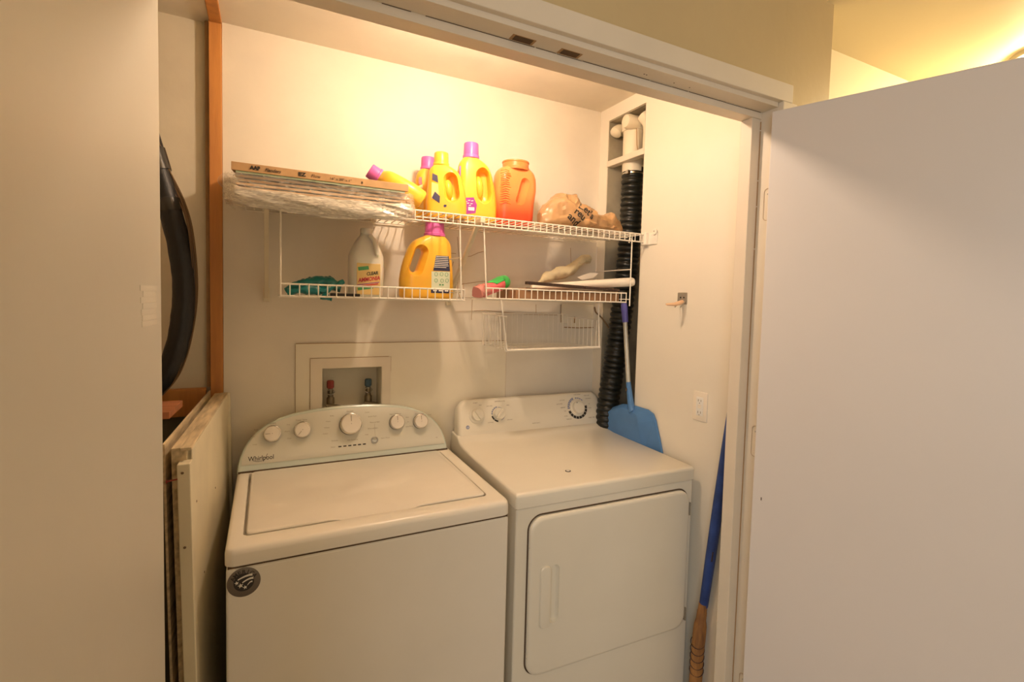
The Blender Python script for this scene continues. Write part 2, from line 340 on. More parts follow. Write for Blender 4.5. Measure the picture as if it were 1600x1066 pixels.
obj('slot', box(1.336, 1.342, -.0088, -.0078, 1.388, 1.416), 'brownline', jb, world=True)
bm = bmesh.new(); tube(bm, smoothpath([(1.446, -.01, 1.463), (1.4475, -.02, 1.44), (1.447, -.05, 1.425), (1.450, -.08, 1.405), (1.46, -.11, 1.37)]), .0035, 8)
tag(obj('electrical_cord', bm, 'cable', smooth=.6), 'short dark cord curling between the cover plate and the black hose', 'cord')
# cracks of an old patch on the back wall
bm = bmesh.new()
for L in ([(.795, 1.655), (.83, 1.662), (.862, 1.678), (.885, 1.685)], [(.77, 1.735), (.78, 1.64), (.775, 1.52), (.79, 1.48)], [(.70, 1.66), (.735, 1.668), (.765, 1.668)], [(.72, 1.545), (.745, 1.60), (.755, 1.635)], [(.79, 1.545), (.845, 1.555), (.90, 1.562)], [(.80, 1.55), (.803, 1.49)], [(.84, 1.49), (.838, 1.40)], [(.85, 1.437), (.90, 1.440), (1.0, 1.432), (1.10, 1.425), (1.25, 1.424)], [(1.14, 1.47), (1.142, 1.425)], [(1.31, 1.73), (1.315, 1.66)]):
    bm = bmesh.new(); tube(bm, [(x, -.0004, z) for x, z in L], .0011, 5); obj('crack', bm, 'brownline', wb, world=True)

# pipe chase: painted pipe, crossbar, corrugated hose
ch = thing('drain_pipe', 'cream painted pipe with elbow fittings at the top of the wall niche', 'pipe', (1.515, -.165, 2.12))
bm = bmesh.new(); tube(bm, [(1.515, -.165, 2.06), (1.515, -.165, 2.262)], .046, 28); obj('riser', bm, 'pvc', ch, world=True, smooth=.6)
bm = bmesh.new(); lathe(bm, [(.050, 0), (.053, .008), (.053, .040), (.048, .052), (.03, .062)], 28, T=Matrix.Translation((1.515, -.165, 2.235)))
lathe(bm, [(.030, -.02), (.031, .03), (.026, .042), (.012, .048)], 20, T=TR((1.485, -.195, 2.262), (0, 1, 0), (0, 0, -1))); obj('elbow_fitting', bm, 'pvc', ch, world=True, smooth=.6)
bm = bmesh.new(); tube(bm, smoothpath([(1.56, -.075, 2.27), (1.50, -.09, 2.262), (1.475, -.095, 2.25), (1.462, -.098, 2.235)]), [.022, .023]+[.026]*15+[.020, .012], 14); obj('left_branch', bm, 'pvc', ch, world=True, smooth=.6)
bm = bmesh.new(); tube(bm, smoothpath([(1.50, -.245, 2.28), (1.515, -.268, 2.24), (1.515, -.272, 2.18), (1.515, -.27, 2.10)]), .030, 16); obj('right_branch', bm, 'pvc', ch, world=True, smooth=.6)
bm = bmesh.new(); tube(bm, [(1.482, -.222, 2.23), (1.486, -.224, 2.16), (1.495, -.222, 2.13)], .002, 5); obj('crack_line', bm, 'brownline', ch, world=True)
tag(obj('niche_crossbar', box(XR-.004, XR+.03, -.314, -.060, 2.096, 2.122), 'trim', bevel=.002), 'narrow cream bar nailed across the wall niche in front of the pipe', 'crossbar')
hs = thing('corrugated_hose', 'black corrugated vent hose running down the niche behind the shelves', 'hose', (1.44, -.15, .86))
path = smoothpath([(1.517, -.165, 2.055), (1.516, -.165, 1.90), (1.508, -.165, 1.70), (1.496, -.165, 1.56), (1.480, -.162, 1.40), (1.462, -.150, 1.20), (1.448, -.135, 1.02), (1.440, -.12, .86)], 40)
pp = []; rr = []; d = 0
for i, p in enumerate(path):
    if i: d += (p-path[i-1]).length
    ph = (d/.0245) % 1; s = math.sin(PI*ph)
    pp.append(p); rr.append(.040+.0095*s**.6 if s > 0 else .040)
bm = bmesh.new(); tube(bm, pp, rr, 26)
obj('ribbed_hose', bm, 'hose', hs, world=True, smooth=.9)
bm = bmesh.new(); lathe(bm, [(.046, 0), (.0475, .001), (.0475, .011), (.046, .012)], 30, T=Matrix.Translation((1.517, -.165, 2.044))); bx(bm, 1.462, 1.472, -.20, -.185, 2.044, 2.058); obj('hose_clamp', bm, 'chrome', hs, world=True, smooth=.5, label='silver hose clamp')
bm = bmesh.new(); lathe(bm, [(.0455, 0), (.0455, .03)], 30, T=Matrix.Translation((1.517, -.165, 2.05))); obj('hose_collar', bm, 'hose', hs, world=True, smooth=.5)

# right wall: hook, outlet
hk = thing('wall_hook', 'steel plate with two screws holding a wooden peg on the right closet wall', 'hook', (XR, -.56, 1.49))
obj('mounting_plate', slab(bmesh.new(), -.583, -.535, 1.488, 1.532, .004, 0, .003, T=TR((XR, 0, 0), (0, 1, 0), (0, 0, 1)) @ Matrix.Diagonal((1, 1, -1, 1))), 'hookm', hk, world=True)
bm = bmesh.new()
for y in (-.568, -.552): bm = bmesh.new(); lathe(bm, [(.0035, 0), (.0025, .0015)], 10, T=TR((XR-.003, y, 1.513), (0, 0, 1), (0, 1, 0))); obj('screw', bm, 'black', hk, world=True)
bm = bmesh.new(); tube(bm, [(XR-.002, -.565, 1.497), (XR-.05, -.572, 1.487), (XR-.085, -.566, 1.486)], [.010, .008, .005], 10, flat=.5); obj('wooden_peg', bm, 'wood', hk, world=True, smooth=.7)
for y in (-.578, -.550): bm = bmesh.new(); tube(bm, [(XR-.003, y, 1.50), (XR-.03, y-.003, 1.477)], .002, 6); obj('prong', bm, 'hookm', hk, world=True)
op = thing('outlet_plate', 'cream electrical outlet plate low on the right closet wall', 'outlet', (XR, -.668, 1.128))
T = TR((XR, -.668, 1.128), (0, -1, 0), (0, 0, 1))
obj('cover', slab(bmesh.new(), -.0325, .0325, -.052, .052, .003, 0, .004, T=T), 'plate', op, world=True, smooth=.5)
bm = bmesh.new(); slab(bm, -.0165, .0165, -.0335, .0335, .003, .004, .0052, T=T); orc = obj('receptacle_insert', bm, 'white', op, world=True, smooth=.5)
bm = bmesh.new()
for sy in (-1, 1):
    for sx in (-.006, .006): bx(bm, sx-.0012, sx+.0012, sy*.021-.004, sy*.021+.004, .0052, .0055, T=T)
    bx(bm, -.002, .002, sy*.021-.0105, sy*.021-.0075, .0052, .0055, T=T)
obj('slot', bm, 'print_', orc, world=True)
bm = bmesh.new(); bx(bm, -.008, .008, .001, .006, .0052, .0062, T=T); bx(bm, -.008, .008, -.006, -.001, .0052, .0062, T=T); obj('test_button', bm, 'plate', orc, world=True)

# ------------------------------------------------------------------ lamps
lb = thing('closet_lampholder', 'porcelain ceiling lampholder with lit bulb above the closet opening', 'lamp', (.64, -.64, HC-.055))
bm = bmesh.new(); lathe(bm, [(.055, .055), (.055, .04), (.030, .030), (.028, .0), (.040, -.008), (.040, -.012), (.034, -.022), (.026, -.040), (.022, -.046)], 24, T=Matrix.Translation((.64, -.64, HC-.055))); obj('base', bm, 'porcelain', lb, world=True, smooth=.6)
bm = bmesh.new(); lathe(bm, [(.013, -.044), (.018, -.055), (.029, -.072), (.030, -.086), (.022, -.104), (.008, -.111)], 20, T=Matrix.Translation((.64, -.64, HC-.055))); obj('bulb', bm, 'bulb', lb, world=True, smooth=1, label='lit warm bulb')
hl = thing('hall_ceiling_lamp', 'round flush ceiling lamp glowing above the open right door', 'lamp', (2.605, -1.20, HH))
bm = bmesh.new(); lathe(bm, [(.165, 0), (.165, -.018), (.150, -.022)], 32, T=Matrix.Translation((2.605, -1.20, HH))); obj('rim', bm, 'hookm', hl, world=True, smooth=.5)
bm = bmesh.new(); lathe(bm, [(.148, -.020), (.140, -.05), (.11, -.075), (.06, -.09), (.01, -.094)], 32, T=Matrix.Translation((2.605, -1.20, HH))); obj('glass_bowl', bm, 'globe', hl, world=True, smooth=1)

# ------------------------------------------------------------------ leaning boards on the left
lp = thing('framed_panel', 'old white framed panel leaning upright between washer and left door, nearest the washer', 'panel', (-.027, -.690, .02), group='old boards leaning left of the washer')
lp.rotation_euler = (0, math.radians(-1.1), math.radians(-2.5))
bm = box(-.020, -.012, .012, .640, 0, 1.128); obj('flat_sheet', bm, 'board', lp, bevel=.001)
obj('front_stile', box(-.034, -.010, -.022, .012, 0, 1.108), 'board', lp, bevel=.002)
obj('back_stile', box(-.020, -.004, .640, .662, 0, 1.135), 'board', lp, bevel=.002)
obj('top_rail', box(-.030, -.0105, .012, .640, 1.06, 1.131), 'board', lp, bevel=.002)
obj('worn_top_edge', box(-.031, -.010, .0, .655, 1.131, 1.137), 'boardedge', lp, bevel=.001, label='worn top edge of the panel')
bm = bmesh.new(); tube(bm, [(-.052, -.02, 1.075), (-.033, -.022, 1.078)], .0018, 6); lathe(bm, [(.004, 0), (.004, .002)], 8, T=TR((-.053, -.02, 1.075), (0, 1, 0), (0, 0, 1))); obj('rusty_nail', bm, 'rvalve', lp)
for y, z in ((.05, 1.0), (.30, 1.07), (.33, .93), (.12, .8), (-.023, .93), (-.023, 1.09)): bm = bmesh.new(); lathe(bm, [(.003, 0), (.0025, .0008)], 8, T=TR((-.0118, y, z), (0, 1, 0), (0, 0, 1)) if y > 0 else TR((-.024, y, z), (1, 0, 0), (0, 0, 1))); obj('nail_head', bm, 'cable', lp)
p2 = tag(obj('plain_board', box(-.028, 0, 0, .65, 0, 1.135), 'boardedge', bevel=.001), 'thin worn board leaning directly behind the white framed panel', 'board')
p2.location = (-.0615, -.690, .02); p2.rotation_euler = (0, math.radians(-1.1), math.radians(-2.5)); p2['group'] = 'old boards leaning left of the washer'; p2.data.transform(Matrix.Translation((0, .335, 0)))
p3 = tag(obj('plywood_sheet', box(-.005, 0, 0, .65, 0, 1.142), 'boardedge', bevel=.0005), 'thin wooden sheet, farthest left of the leaning boards', 'board')
p3.location = (-.0905, -.676, .02); p3.rotation_euler = (0, math.radians(-1.1), math.radians(-2.5)); p3['group'] = 'old boards leaning left of the washer'; p3.data.transform(Matrix.Translation((0, .335, 0)))

# black insulated lines
il = thing('insulated_pipe', 'black foam-wrapped pipe bundle bowing down the left bay', 'pipe', (-.15, -.12, 1.2))
path = smoothpath([(-.34, -.06, 2.355), (-.31, -.08, 2.20), (-.26, -.10, 2.06), (-.215, -.115, 1.90), (-.175, -.12, 1.74), (-.150, -.12, 1.62), (-.139, -.12, 1.50), (-.147, -.12, 1.38), (-.172, -.12, 1.27), (-.21, -.12, 1.20), (-.29, -.12, 1.12), (-.40, -.12, 1.00), (-.47, -.12, .80)], 8)
bm = bmesh.new(); tube(bm, path, [.030+.002*noise.noise(Vector((i*.4, 0, 0))) for i in range(len(path))], 16); obj('foam_sleeve', bm, 'foam', il, world=True, smooth=.9)
for i0, i1 in ((24, 28), (31, 34)): bm = bmesh.new(); tube(bm, path[i0:i1], .0335, 14); obj('tape_wrap', bm, 'tape', il, world=True, smooth=.6)
bm = bmesh.new()
off = [(.012, 0), (.016, 0), (.026, -.01), (.021, -.012), (.026, 0), (.022, 0), (.024, 0), (.020, 0), (.018, 0)]
cp = smoothpath([(-.33, -.10, 2.35), (-.30, -.13, 2.22), (-.262, -.14, 2.09), (-.225, -.13, 2.0), (-.190, -.125, 1.87), (-.145, -.12, 1.76), (-.122, -.12, 1.66), (-.112, -.12, 1.50), (-.124, -.12, 1.37), (-.150, -.12, 1.26), (-.19, -.12, 1.19), (-.27, -.12, 1.11)])
tube(bm, cp, .0052, 8); tube(bm, [p+Vector((.008, -.006, 0)) for p in cp], .0022, 6); tube(bm, [p+Vector((-.004, -.012, .02*math.sin(i*.2))) for i, p in enumerate(cp)], .0018, 6)
obj('cable', bm, 'cable', il, world=True, smooth=.9, label='thin brown cables along the foam')

# ------------------------------------------------------------------ washer
wa = thing('washing_machine', 'white top-load washing machine with arched grey-green console, left of the dryer', 'washing machine', (0, -.694, 0))
obj('cabinet', box(.003, .697, .004, .66, .02, .872), 'enamel', wa, bevel=.006, seg=3)
bm = bmesh.new()
L = lambda i, z, r=.02: [(p[0], p[1], z) for p in rrect(i, .70-i, i, .665-i, r, 6)]
Hh = lambda i, z: [(p[0], p[1], z) for p in rrect(.034+i, .655-i, .060+i, .525-i, .016, 6)]
loft(bm, [L(.004, .876), L(0, .879), L(0, .904), L(.0015, .912), L(.005, .9175), L(.011, .920), Hh(-.002, .9195), Hh(0, .9185), Hh(.0005, .900)], True, True)
obj('top_deck', bm, 'enamel', wa, smooth=.9)
obj('deck_shadow_gap', box(.006, .694, .007, .655, .871, .877), 'dirt', wa)
bm = bmesh.new()                                                    # lid, its front edge dipping at the finger hold
def lid_loop(i, z):
    o = []
    for x, y in rrect(.041+i, .651-i, .066+i, .522-i, .014, 6): o.append((x, y, z))
    q = []
    n = len(o)
    for k in range(n):
        q.append(o[k]); a, b = o[k], o[(k+1) % n]
        if abs(a[1]-b[1]) < 1e-6 and a[1] < .2 and abs(a[0]-b[0]) > .1:
            for t in range(1, 24):
                x = a[0]+(b[0]-a[0])*t/24; u = max(0, 1-((x-.345)/.12)**2); q.append((x, a[1]-.010*min(1, u*1.6)*(1-i*10), z-.0035*min(1, u*1.6)*(z > .92)))
    return q
loft(bm, [lid_loop(0, .902), lid_loop(0, .9195), lid_loop(.002, .9225), lid_loop(.006, .9235)])
obj('lid', bm, 'lidm', wa, smooth=.5)
# console
TC = TR((0, .529, .92), (1, 0, 0), (0, .301, .9537)); TC = TC @ Matrix.Diagonal((1, 1, 1, 1))   # z axis of TC points out of the face
HP = [(.345, 0), (.3435, .02), (.338, .045), (.329, .072), (.314, .098), (.292, .123), (.262, .146), (.222, .165), (.172, .178), (.115, .186), (.058, .190), (0, .1915)]
def arch(inset, n, bottom=0.0):
    pts = [(-w, s) for w, s in HP]+[(w, s) for w, s in HP[::-1][1:]]
    kx = (.345-inset)/.345; ks = (.1915-inset-bottom)/.1915
    return [(.345+x*kx, bottom+s*ks, n) for x, s in pts]
bm = bmesh.new(); loft(bm, [arch(.004, -.112), arch(0, -.100), arch(0, -.008), arch(.003, -.002), arch(.008, 0), arch(.011, -.001)], T=TC)
cs = obj('console', bm, 'console', wa, smooth=.7)
bm = bmesh.new(); loft(bm, [arch(.012, -.002, .022), arch(.012, .0008, .022), arch(.013, .0012, .023)], T=TC)
obj('control_panel', bm, 'cpanel', wa, smooth=.4)
obj('console_gap', box(.004, .688, .524, .545, .9185, .9235), 'dirt', wa)
def knob(name, cx, cs_, r, ang, h=.020, notch=True):
    bm = bmesh.new(); T = TC @ Matrix.Translation((cx, cs_, .001))
    lathe(bm, [(r*.92, 0), (r*.94, h*.75), (r*.90, h*.93), (r*.84, h), (r*.3, h*1.04), (.001, h*1.05)], 32, T=T, c1=False); k = obj(name, bm, 'knob', wa, smooth=.7)
    bm = bmesh.new(); lathe(bm, [(r*.93, h*.18), (r, h*.22), (r*1.0, h*.72), (r*.93, h*.76)], 32, T=T, c0=False, c1=False); obj('knob_ring', bm, 'chrome', k, smooth=.7)
    bm = bmesh.new(); lathe(bm, [(r*1.01, 0), (r*1.01, h*.2)], 32, T=T); obj('knob_shade_ring', bm, 'black', k, smooth=.7)  # black ring paints the dark reflection along the knob's lower rim
    bm = bmesh.new(); bx(bm, -.0009, .0009, r*.22, r*.78, h*1.0, h*1.06, T=T @ Matrix.Rotation(math.radians(ang), 4, 'Z')); obj('pointer_line', bm, 'print_', k)
knob('knob', .100, .113, .0262, 90, .024); knob('knob', .190, .117, .0262, 140, .024); knob('knob', .344, .123, .0365, 0, .030); knob('knob', .504, .1155, .0265, 0, .024); knob('knob', .591, .1105, .0262, 0, .024)
bm = bmesh.new(); lathe(bm, [(.0125, 0), (.0125, .004), (.0105, .005)], 24, T=TC @ Matrix.Translation((.424, .060, .001))); bt = obj('start_button', bm, 'grey', wa, smooth=.6)
bm = bmesh.new(); lathe(bm, [(.0085, .0048), (.0075, .0062), (.001, .0064)], 20, T=TC @ Matrix.Translation((.424, .060, .001)), c1=False); obj('button_cap', bm, 'chrome', bt, smooth=.6)
bm = bmesh.new()
for k in range(6): bx(bm, .3075+k*.0162-.0052, .3075+k*.0162+.0052, .0480, .0520, .0012, .0018, T=TC)
obj('indicator_slot', bm, 'black', wa)
bm = bmesh.new(); text(bm, 'Whirlpool', .0205, TC @ Matrix.Translation((.031, .0335, .0014)), .0003, bold=.0002, sx=.86)
L = [(.062+.0185*math.cos(a), .0375+.0075*math.sin(a), .0016) for a in [PI*(1.08+.92*t/10) for t in range(11)]]; tube(bm, L+[(.083, .045, .0016), (.086, .052, .0016)], .0007, 5, T=TC)
obj('logo_lettering', bm, 'black', wa)
bm = bmesh.new()
def lab(s, x, y, sz=.0058): text(bm, s, sz, TC @ Matrix.Translation((x, y, .0013)), .0002, 'CENTER')
for s, x, y in (('Load Size', .098, .1455), ('Water Temp', .188, .149), ('Normal', .344, .166), ('Fabric Softener', .502, .1435), ('Water Level', .591, .137)): lab(s, x, y, .0068)
for s, x, y in (('Small', .053, .129), ('Med', .045, .108), ('Large', .050, .083), ('Hot', .148, .137), ('Warm', .144, .115), ('Cool', .150, .092), ('Cold', .190, .144), ('Bulky', .285, .155), ('Heavy', .272, .137), ('Whites', .267, .116), ('Colors', .262, .096), ('Delicates', .292, .070), ('Casual', .402, .158), ('Quick Wash', .420, .142), ('Rinse and Spin', .428, .121), ('Drain and Spin', .420, .100), ('Soak', .398, .080), ('Auto', .545, .129), ('On', .547, .112), ('Extra Rinse', .550, .095), ('Deep', .629, .131), ('Start / Pause', .462, .062), ('Add Garments', .350, .067), ('Status', .285, .049), ('HE', .650, .045)): lab(s, x, y)
bx(bm, .4265, .4270, .072, .118, .0012, .0016, T=TC)
obj('dial_lettering', bm, 'print_', wa)
# round badge on the front
TS = TR((.038, .0035, .838), (1, 0, 0), (0, 0, 1))
bm = bmesh.new(); lathe(bm, [(.0335, 0), (.0335, .0006), (.033, .0008)], 40, T=TS); bd = obj('round_badge', bm, 'sticker', wa, smooth=.5, label='round dark badge reading AMERICA')
bm = bmesh.new()
for k, c in enumerate('AMERICA'):
    a = math.radians(90+62-124*k/6); text(bm, c, .0125, TS @ Matrix.Translation((.0235*math.cos(a), .0235*math.sin(a), .0008)) @ Matrix.Rotation(a-PI/2, 4, 'Z') @ Matrix.Translation((0, -.0035, 0)), .0002, 'CENTER', bold=.0003)
obj('badge_lettering', bm, 'black', bd)
bm = bmesh.new(); lathe(bm, [(.0205, .0008), (.0205, .0010)], 30, T=TS); obj('badge_centre', bm, 'black', bd)
bm = bmesh.new()
def stripe(x0, x1, y0, w, n=8):
    up_ = []; dn = []
    for i in range(n+1):
        t = i/n; x = x0+(x1-x0)*t; y = y0+.006*math.sin(PI*.62*t)
        up_.append((x, y+w*(.6+.4*t), 0)); dn.append((x, y, 0))
    v = [bm.verts.new(TS @ Vector((p[0], p[1], .0012))) for p in up_+dn[::-1]]; bm.faces.new(v)
stripe(-.012, .017, .0062, .0050); stripe(-.003, .019, -.0018, .0048); stripe(.007, .017, -.0090, .0036)
for sx_, sy_, sr in ((-.014, .001, .0050), (-.0065, -.0065, .0062), (.0025, -.012, .0050)):
    bm.faces.new([bm.verts.new(TS @ Vector((sx_+(sr if k % 2 == 0 else sr*.42)*math.cos(PI/2+k*PI/5+.2), sy_+(sr if k % 2 == 0 else sr*.42)*math.sin(PI/2+k*PI/5+.2), .0012))) for k in range(10)])
obj('stars_and_stripes', bm, 'stickerl', bd)

# ------------------------------------------------------------------ dryer
dr = thing('clothes_dryer', 'white front-load clothes dryer with a raised control console, right of the washer', 'dryer', (.731, -.668, 0), -.027)
DWd = .690
obj('cabinet', box(.003, DWd-.003, .004, .64, .02, .874), 'enamel2', dr, bevel=.006, seg=3)
bm = bmesh.new()
pr_ = [(0, .876), (0, .908), (.002, .915), (.007, .9195), (.014, .921), (.40, .921), (.47, .922), (.515, .926), (.540, .934), (.552, .944), (.56, .948), (.64, .948), (.64, .876)]
def prof(i): return [(y if 0 < y < .6 else (y+i if y == 0 else y-i), z-(i if z > .9 else 0)) for y, z in pr_]
loft(bm, [[(x, y, z) for y, z in prof(i)] for x, i in ((0, .008), (.0015, .003), (.006, 0), (DWd-.006, 0), (DWd-.0015, .003), (DWd, .008))])
obj('top_panel', bm, 'enamel2', dr, smooth=.7)
obj('top_seam', box(.004, DWd-.004, .006, .63, .873, .877), 'brownline', dr)
TD = TR((0, .555, .94), (1, 0, 0), (0, math.sin(.35), math.cos(.35)))
bm = bmesh.new()
def dc(i, n, k=0):
    o = []
    for x, s in rrect(.004+i, .694-i, -.06, .152-i, .036, 8): o.append((x+( .012*(s/.15)*(1 if x < .35 else -1) if s > 0 else 0), max(s, -.004), n))
    return o
loft(bm, [dc(.01, -.075), dc(.0, -.06), dc(0, -.016), dc(.003, -.006), dc(.009, -.001), dc(.014, 0)], T=TD)
for v in bm.verts: v.co.y = min(v.co.y, .640)
obj('console', bm, 'enamel2', dr, smooth=.8)
bm = bmesh.new(); tube(bm, [(.004, -.002, -.003), (.696, -.002, -.003)], .0016, 6, T=TD); obj('console_seam', bm, 'brownline', dr)
bm = bmesh.new(); tube(bm, [(.03, .022, -.0005), (.67, .022, -.0005)], .0008, 6, T=TD); obj('console_ridge', bm, 'enamel2', dr)
def dknob(cx, cy, r, ang, base, big=False):
    bm = bmesh.new(); T = TD @ Matrix.Translation((cx, cy, 0))
    lathe(bm, [(base, 0), (base, .003), (base*.93, .0045), (r*1.05, .005), (r, .016), (r*.93, .019), (r*.5, .0195), (.001, .0195)], 32, T=T, c1=False); k = obj('knob', bm, 'enamel2', dr, smooth=.5)
    bm = bmesh.new(); R_ = T @ Matrix.Rotation(math.radians(ang), 4, 'Z')
    if not big: loft(bm, [[(p[0], p[1], z) for p in rrect(-.0055+i, .0055-i, -r*.92+i, r*.92-i, .005, 4)] for z, i in ((.017, 0), (.026, .0005), (.0275, .002))], T=R_); obj('grip_bar', bm, 'enamel2', k, smooth=.6)
    bm = bmesh.new(); lathe(bm, [(.0022, 0), (.0022, .0008)], 10, T=R_ @ Matrix.Translation((0, r*.98 if not big else r*.80, .0048 if not big else .0192))); obj('pointer_dot', bm, 'black', k)
dknob(.0895, .084, .0240, -150, .0335); dknob(.1845, .0825, .0235, 135, .0262); dknob(.5625, .0825, .0275, 25, .0360, True)
def arcseg(bm, cx, cy, r0, r1, a0, a1, n=6, h=.0009, T=None):
    o = [(cx+r1*math.cos(math.radians(a0+(a1-a0)*k/n)), cy+r1*math.sin(math.radians(a0+(a1-a0)*k/n))) for k in range(n+1)]
    i_ = [(cx+r0*math.cos(math.radians(a0+(a1-a0)*k/n)), cy+r0*math.sin(math.radians(a0+(a1-a0)*k/n))) for k in range(n+1)]
    loft(bm, [[(x, y, z) for x, y in o+i_[::-1]] for z in (0, h)], T=T)
bm = bmesh.new()
for k in range(9): arcseg(bm, .5625, .0825, .0385, .0495, 196+k*19.5, 196+k*19.5+16.5, T=TD)
for k in range(2): arcseg(bm, .1845, .0825, .0270, .0330, 192+k*36, 192+k*36+32, T=TD)
obj('dial_band', bm, 'black', dr)
bm = bmesh.new()
for k in range(7): arcseg(bm, .5625, .0825, .0385+(k % 2)*.002, .0495, 112+k*10.5, 112+k*10.5+8, T=TD)
for k in range(4): arcseg(bm, .5625, .0825, .0400, .0450, 45+k*14, 45+k*14+10, T=TD)
for k in range(5): arcseg(bm, .1845, .0825, .0272, .0318, 100+k*17, 100+k*17+12, T=TD)
arcseg(bm, .1845, .0825, .0268, .0285, -70, 90, 16, T=TD)
obj('dial_band', bm, 'bprint', dr, label='grey-blue part of the dial band')
bm = bmesh.new(); lathe(bm, [(.0075, 0), (.0075, .0006)], 24, T=TD @ Matrix.Translation((.047, .0395, 0))); lg = obj('round_logo', bm, 'bprint', dr)
bm = bmesh.new(); text(bm, 'GE', .0085, TD @ Matrix.Translation((.047, .0365, .0007)), .0002, 'CENTER', shear=.2); obj('logo_lettering', bm, 'white', lg)
bm = bmesh.new()
def lab2(s, x, y, sz=.0055): text(bm, s, sz, TD @ Matrix.Translation((x, y, .0004)), .0002, 'CENTER')
for s, x, y, z in (('START', .088, .132, .0068), ('TEMP', .108, .122, .005), ('DRYNESS LEVEL', .196, .132, .0068), ('EASY CARE', .148, .116, .005), ('HIGH', .230, .114, .005), ('LOW HEAT', .232, .054, .005), ('COTTONS', .146, .049, .005), ('AUTO DRY', .475, .102, .006), ('COTTONS', .490, .118, .0052), ('MORE DRY', .490, .086, .0048), ('LESS', .498, .070, .005), ('40 MIN', .498, .048, .0052), ('TIMED DRY', .512, .034, .0055), ('COOL DOWN', .570, .138, .0052), ('EASY CARE', .620, .132, .0055), ('DEWRINKLE', .625, .118, .005), ('OFF', .626, .094, .005), ('20 MIN', .626, .075, .005), ('TIMED DRY', .628, .032, .0068), ('HEAVY DUTY', .350, .030, .006)): lab2(s, x, y, z)
obj('dial_lettering', bm, 'print_', dr)
bm = bmesh.new(); lathe(bm, [(.0095, 0), (.0095, .0012), (.0088, .0016)], 24, T=Matrix.Translation((.245, .121, .9212))); eb = obj('round_emblem', bm, 'black', dr, smooth=.5)
bm = bmesh.new(); lathe(bm, [(.0062, .0012), (.0060, .0020)], 20, T=Matrix.Translation((.245, .121, .9212))); obj('emblem_centre', bm, 'white', eb)
# door with pocket handle
TF = Matrix(((1, 0, 0, 0), (0, 0, -1, .004), (0, 1, 0, 0), (0, 0, 0, 1)))
bm = bmesh.new(); D_ = lambda i, n: [(p[0], p[1], n) for p in rrect(.045+i, .664-i, .352+i, .845-i, .045-i*.5, 10)]
loft(bm, [D_(0, .001), D_(0, .009), D_(.0025, .0125), D_(.007, .015), D_(.012, .0155)], T=TF)
dd = obj('door', bm, 'enamel2', dr, smooth=.5)
bm = bmesh.new(); loft(bm, [[(p[0], p[1], n) for p in rrect(.113+i, .147-i, .508+i, .690-i, .016, 6)] for n, i in ((.003, .006), (.008, .002), (.0155, 0), (.03, 0))], T=TF); dd = cut(dd, bm)
bm = bmesh.new(); loft(bm, [[(p[0], p[1], n) for p in rrect(.079+i, .1150-i*.3, .500+i, .694-i, .015, 6)] for n, i in ((.012, 0), (.0185, .0008), (.0215, .003), (.0222, .007))], T=TF); obj('handle', bm, 'enamel2', dd, smooth=.6)
bm = bmesh.new(); G_ = [(p[0], p[1], .0006) for p in rrect(.0425, .6650, .3505, .8480, .046, 10)]; tube(bm, G_+[G_[0]], .0022, 6, T=TF); obj('door_gap', bm, 'dirt', dr)
for z in (.775, .395):
    bm = bmesh.new(); bx(bm, .6635, .6715, z-.020, z+.020, .0, .011, T=TF); tube(bm, [(.668, z-.022, .010), (.668, z+.022, .010)], .0032, 8, T=TF); obj('hinge', bm, 'hookm', dr, smooth=.6)
bm = bmesh.new()
for z in (.755, .415): lathe(bm, [(.003, 0), (.002, .002)], 8, T=TF @ Matrix.Translation((.0475, z, .008)))
obj('door_bumper', bm, 'dirt', dd)

# ------------------------------------------------------------------ wire shelves
def wshelf(th, x0, x1, yf, yb, z, lip, mids=(), r=.0018, R=.0028, sp=.0254):
    bm = bmesh.new(); n = int(round((x1-x0)/sp))
    for k in range(n+1):
        x = x0+(x1-x0)*k/n; tube(bm, [(x, yb, z+.001), (x, yf+.002, z+.001)], r, 6)
    tube(bm, [(x0, yb, z-.002), (x1, yb, z-.002)], R, 8)
    for m_ in mids: tube(bm, [(x0, m_, z-.003), (x1, m_, z-.003)], R, 8)
    obj('deck', bm, 'wire', th, world=True, smooth=1)
    bm = bmesh.new()
    za, zb = sorted((z, z+lip))
    for k in range(n+1):
        x = x0+(x1-x0)*k/n; tube(bm, [(x, yf-.003, zb+.002), (x, yf-.003, za-.001)], r, 6)
    tube(bm, [(x0-.003, yf, za), (x1+.003, yf, za)], R, 8); tube(bm, [(x0-.003, yf, zb), (x1+.003, yf, zb)], R, 8)
    obj('front_lip', bm, 'wire', th, world=True, smooth=1)
us = thing('wire_shelf', 'long upper white wire shelf across the closet holding filters and detergents', 'shelf', (.74, -.18, 1.765))
wshelf(us, .022, 1.440, -.350, -.012, 1.765, -.031, (-.24, -.12))
ebk = thing('shelf_end_bracket', 'small cream bracket holding the upper shelf end on the right wall', 'bracket', (XR, -.38, 1.74))
obj('wall_plate', box(XR-.006, XR, -.412, -.352, 1.722, 1.768), 'wire', ebk, world=True, bevel=.003)
obj('shelf_cup', box(XR-.020, XR-.005, -.366, -.338, 1.722, 1.772), 'wire', ebk, world=True, bevel=.003)
bm = bmesh.new(); lathe(bm, [(.012, 0), (.012, .005)], 16, T=TR((XR-.006, -.402, 1.771), (0, 0, 1), (0, 1, 0))); obj('screw_tab', bm, 'wire', ebk, world=True)
bm = bmesh.new(); lathe(bm, [(.0025, 0), (.0025, .002)], 8, T=TR((XR-.011, -.402, 1.773), (0, 0, 1), (0, 1, 0))); obj('screw', bm, 'hookm', ebk, world=True)
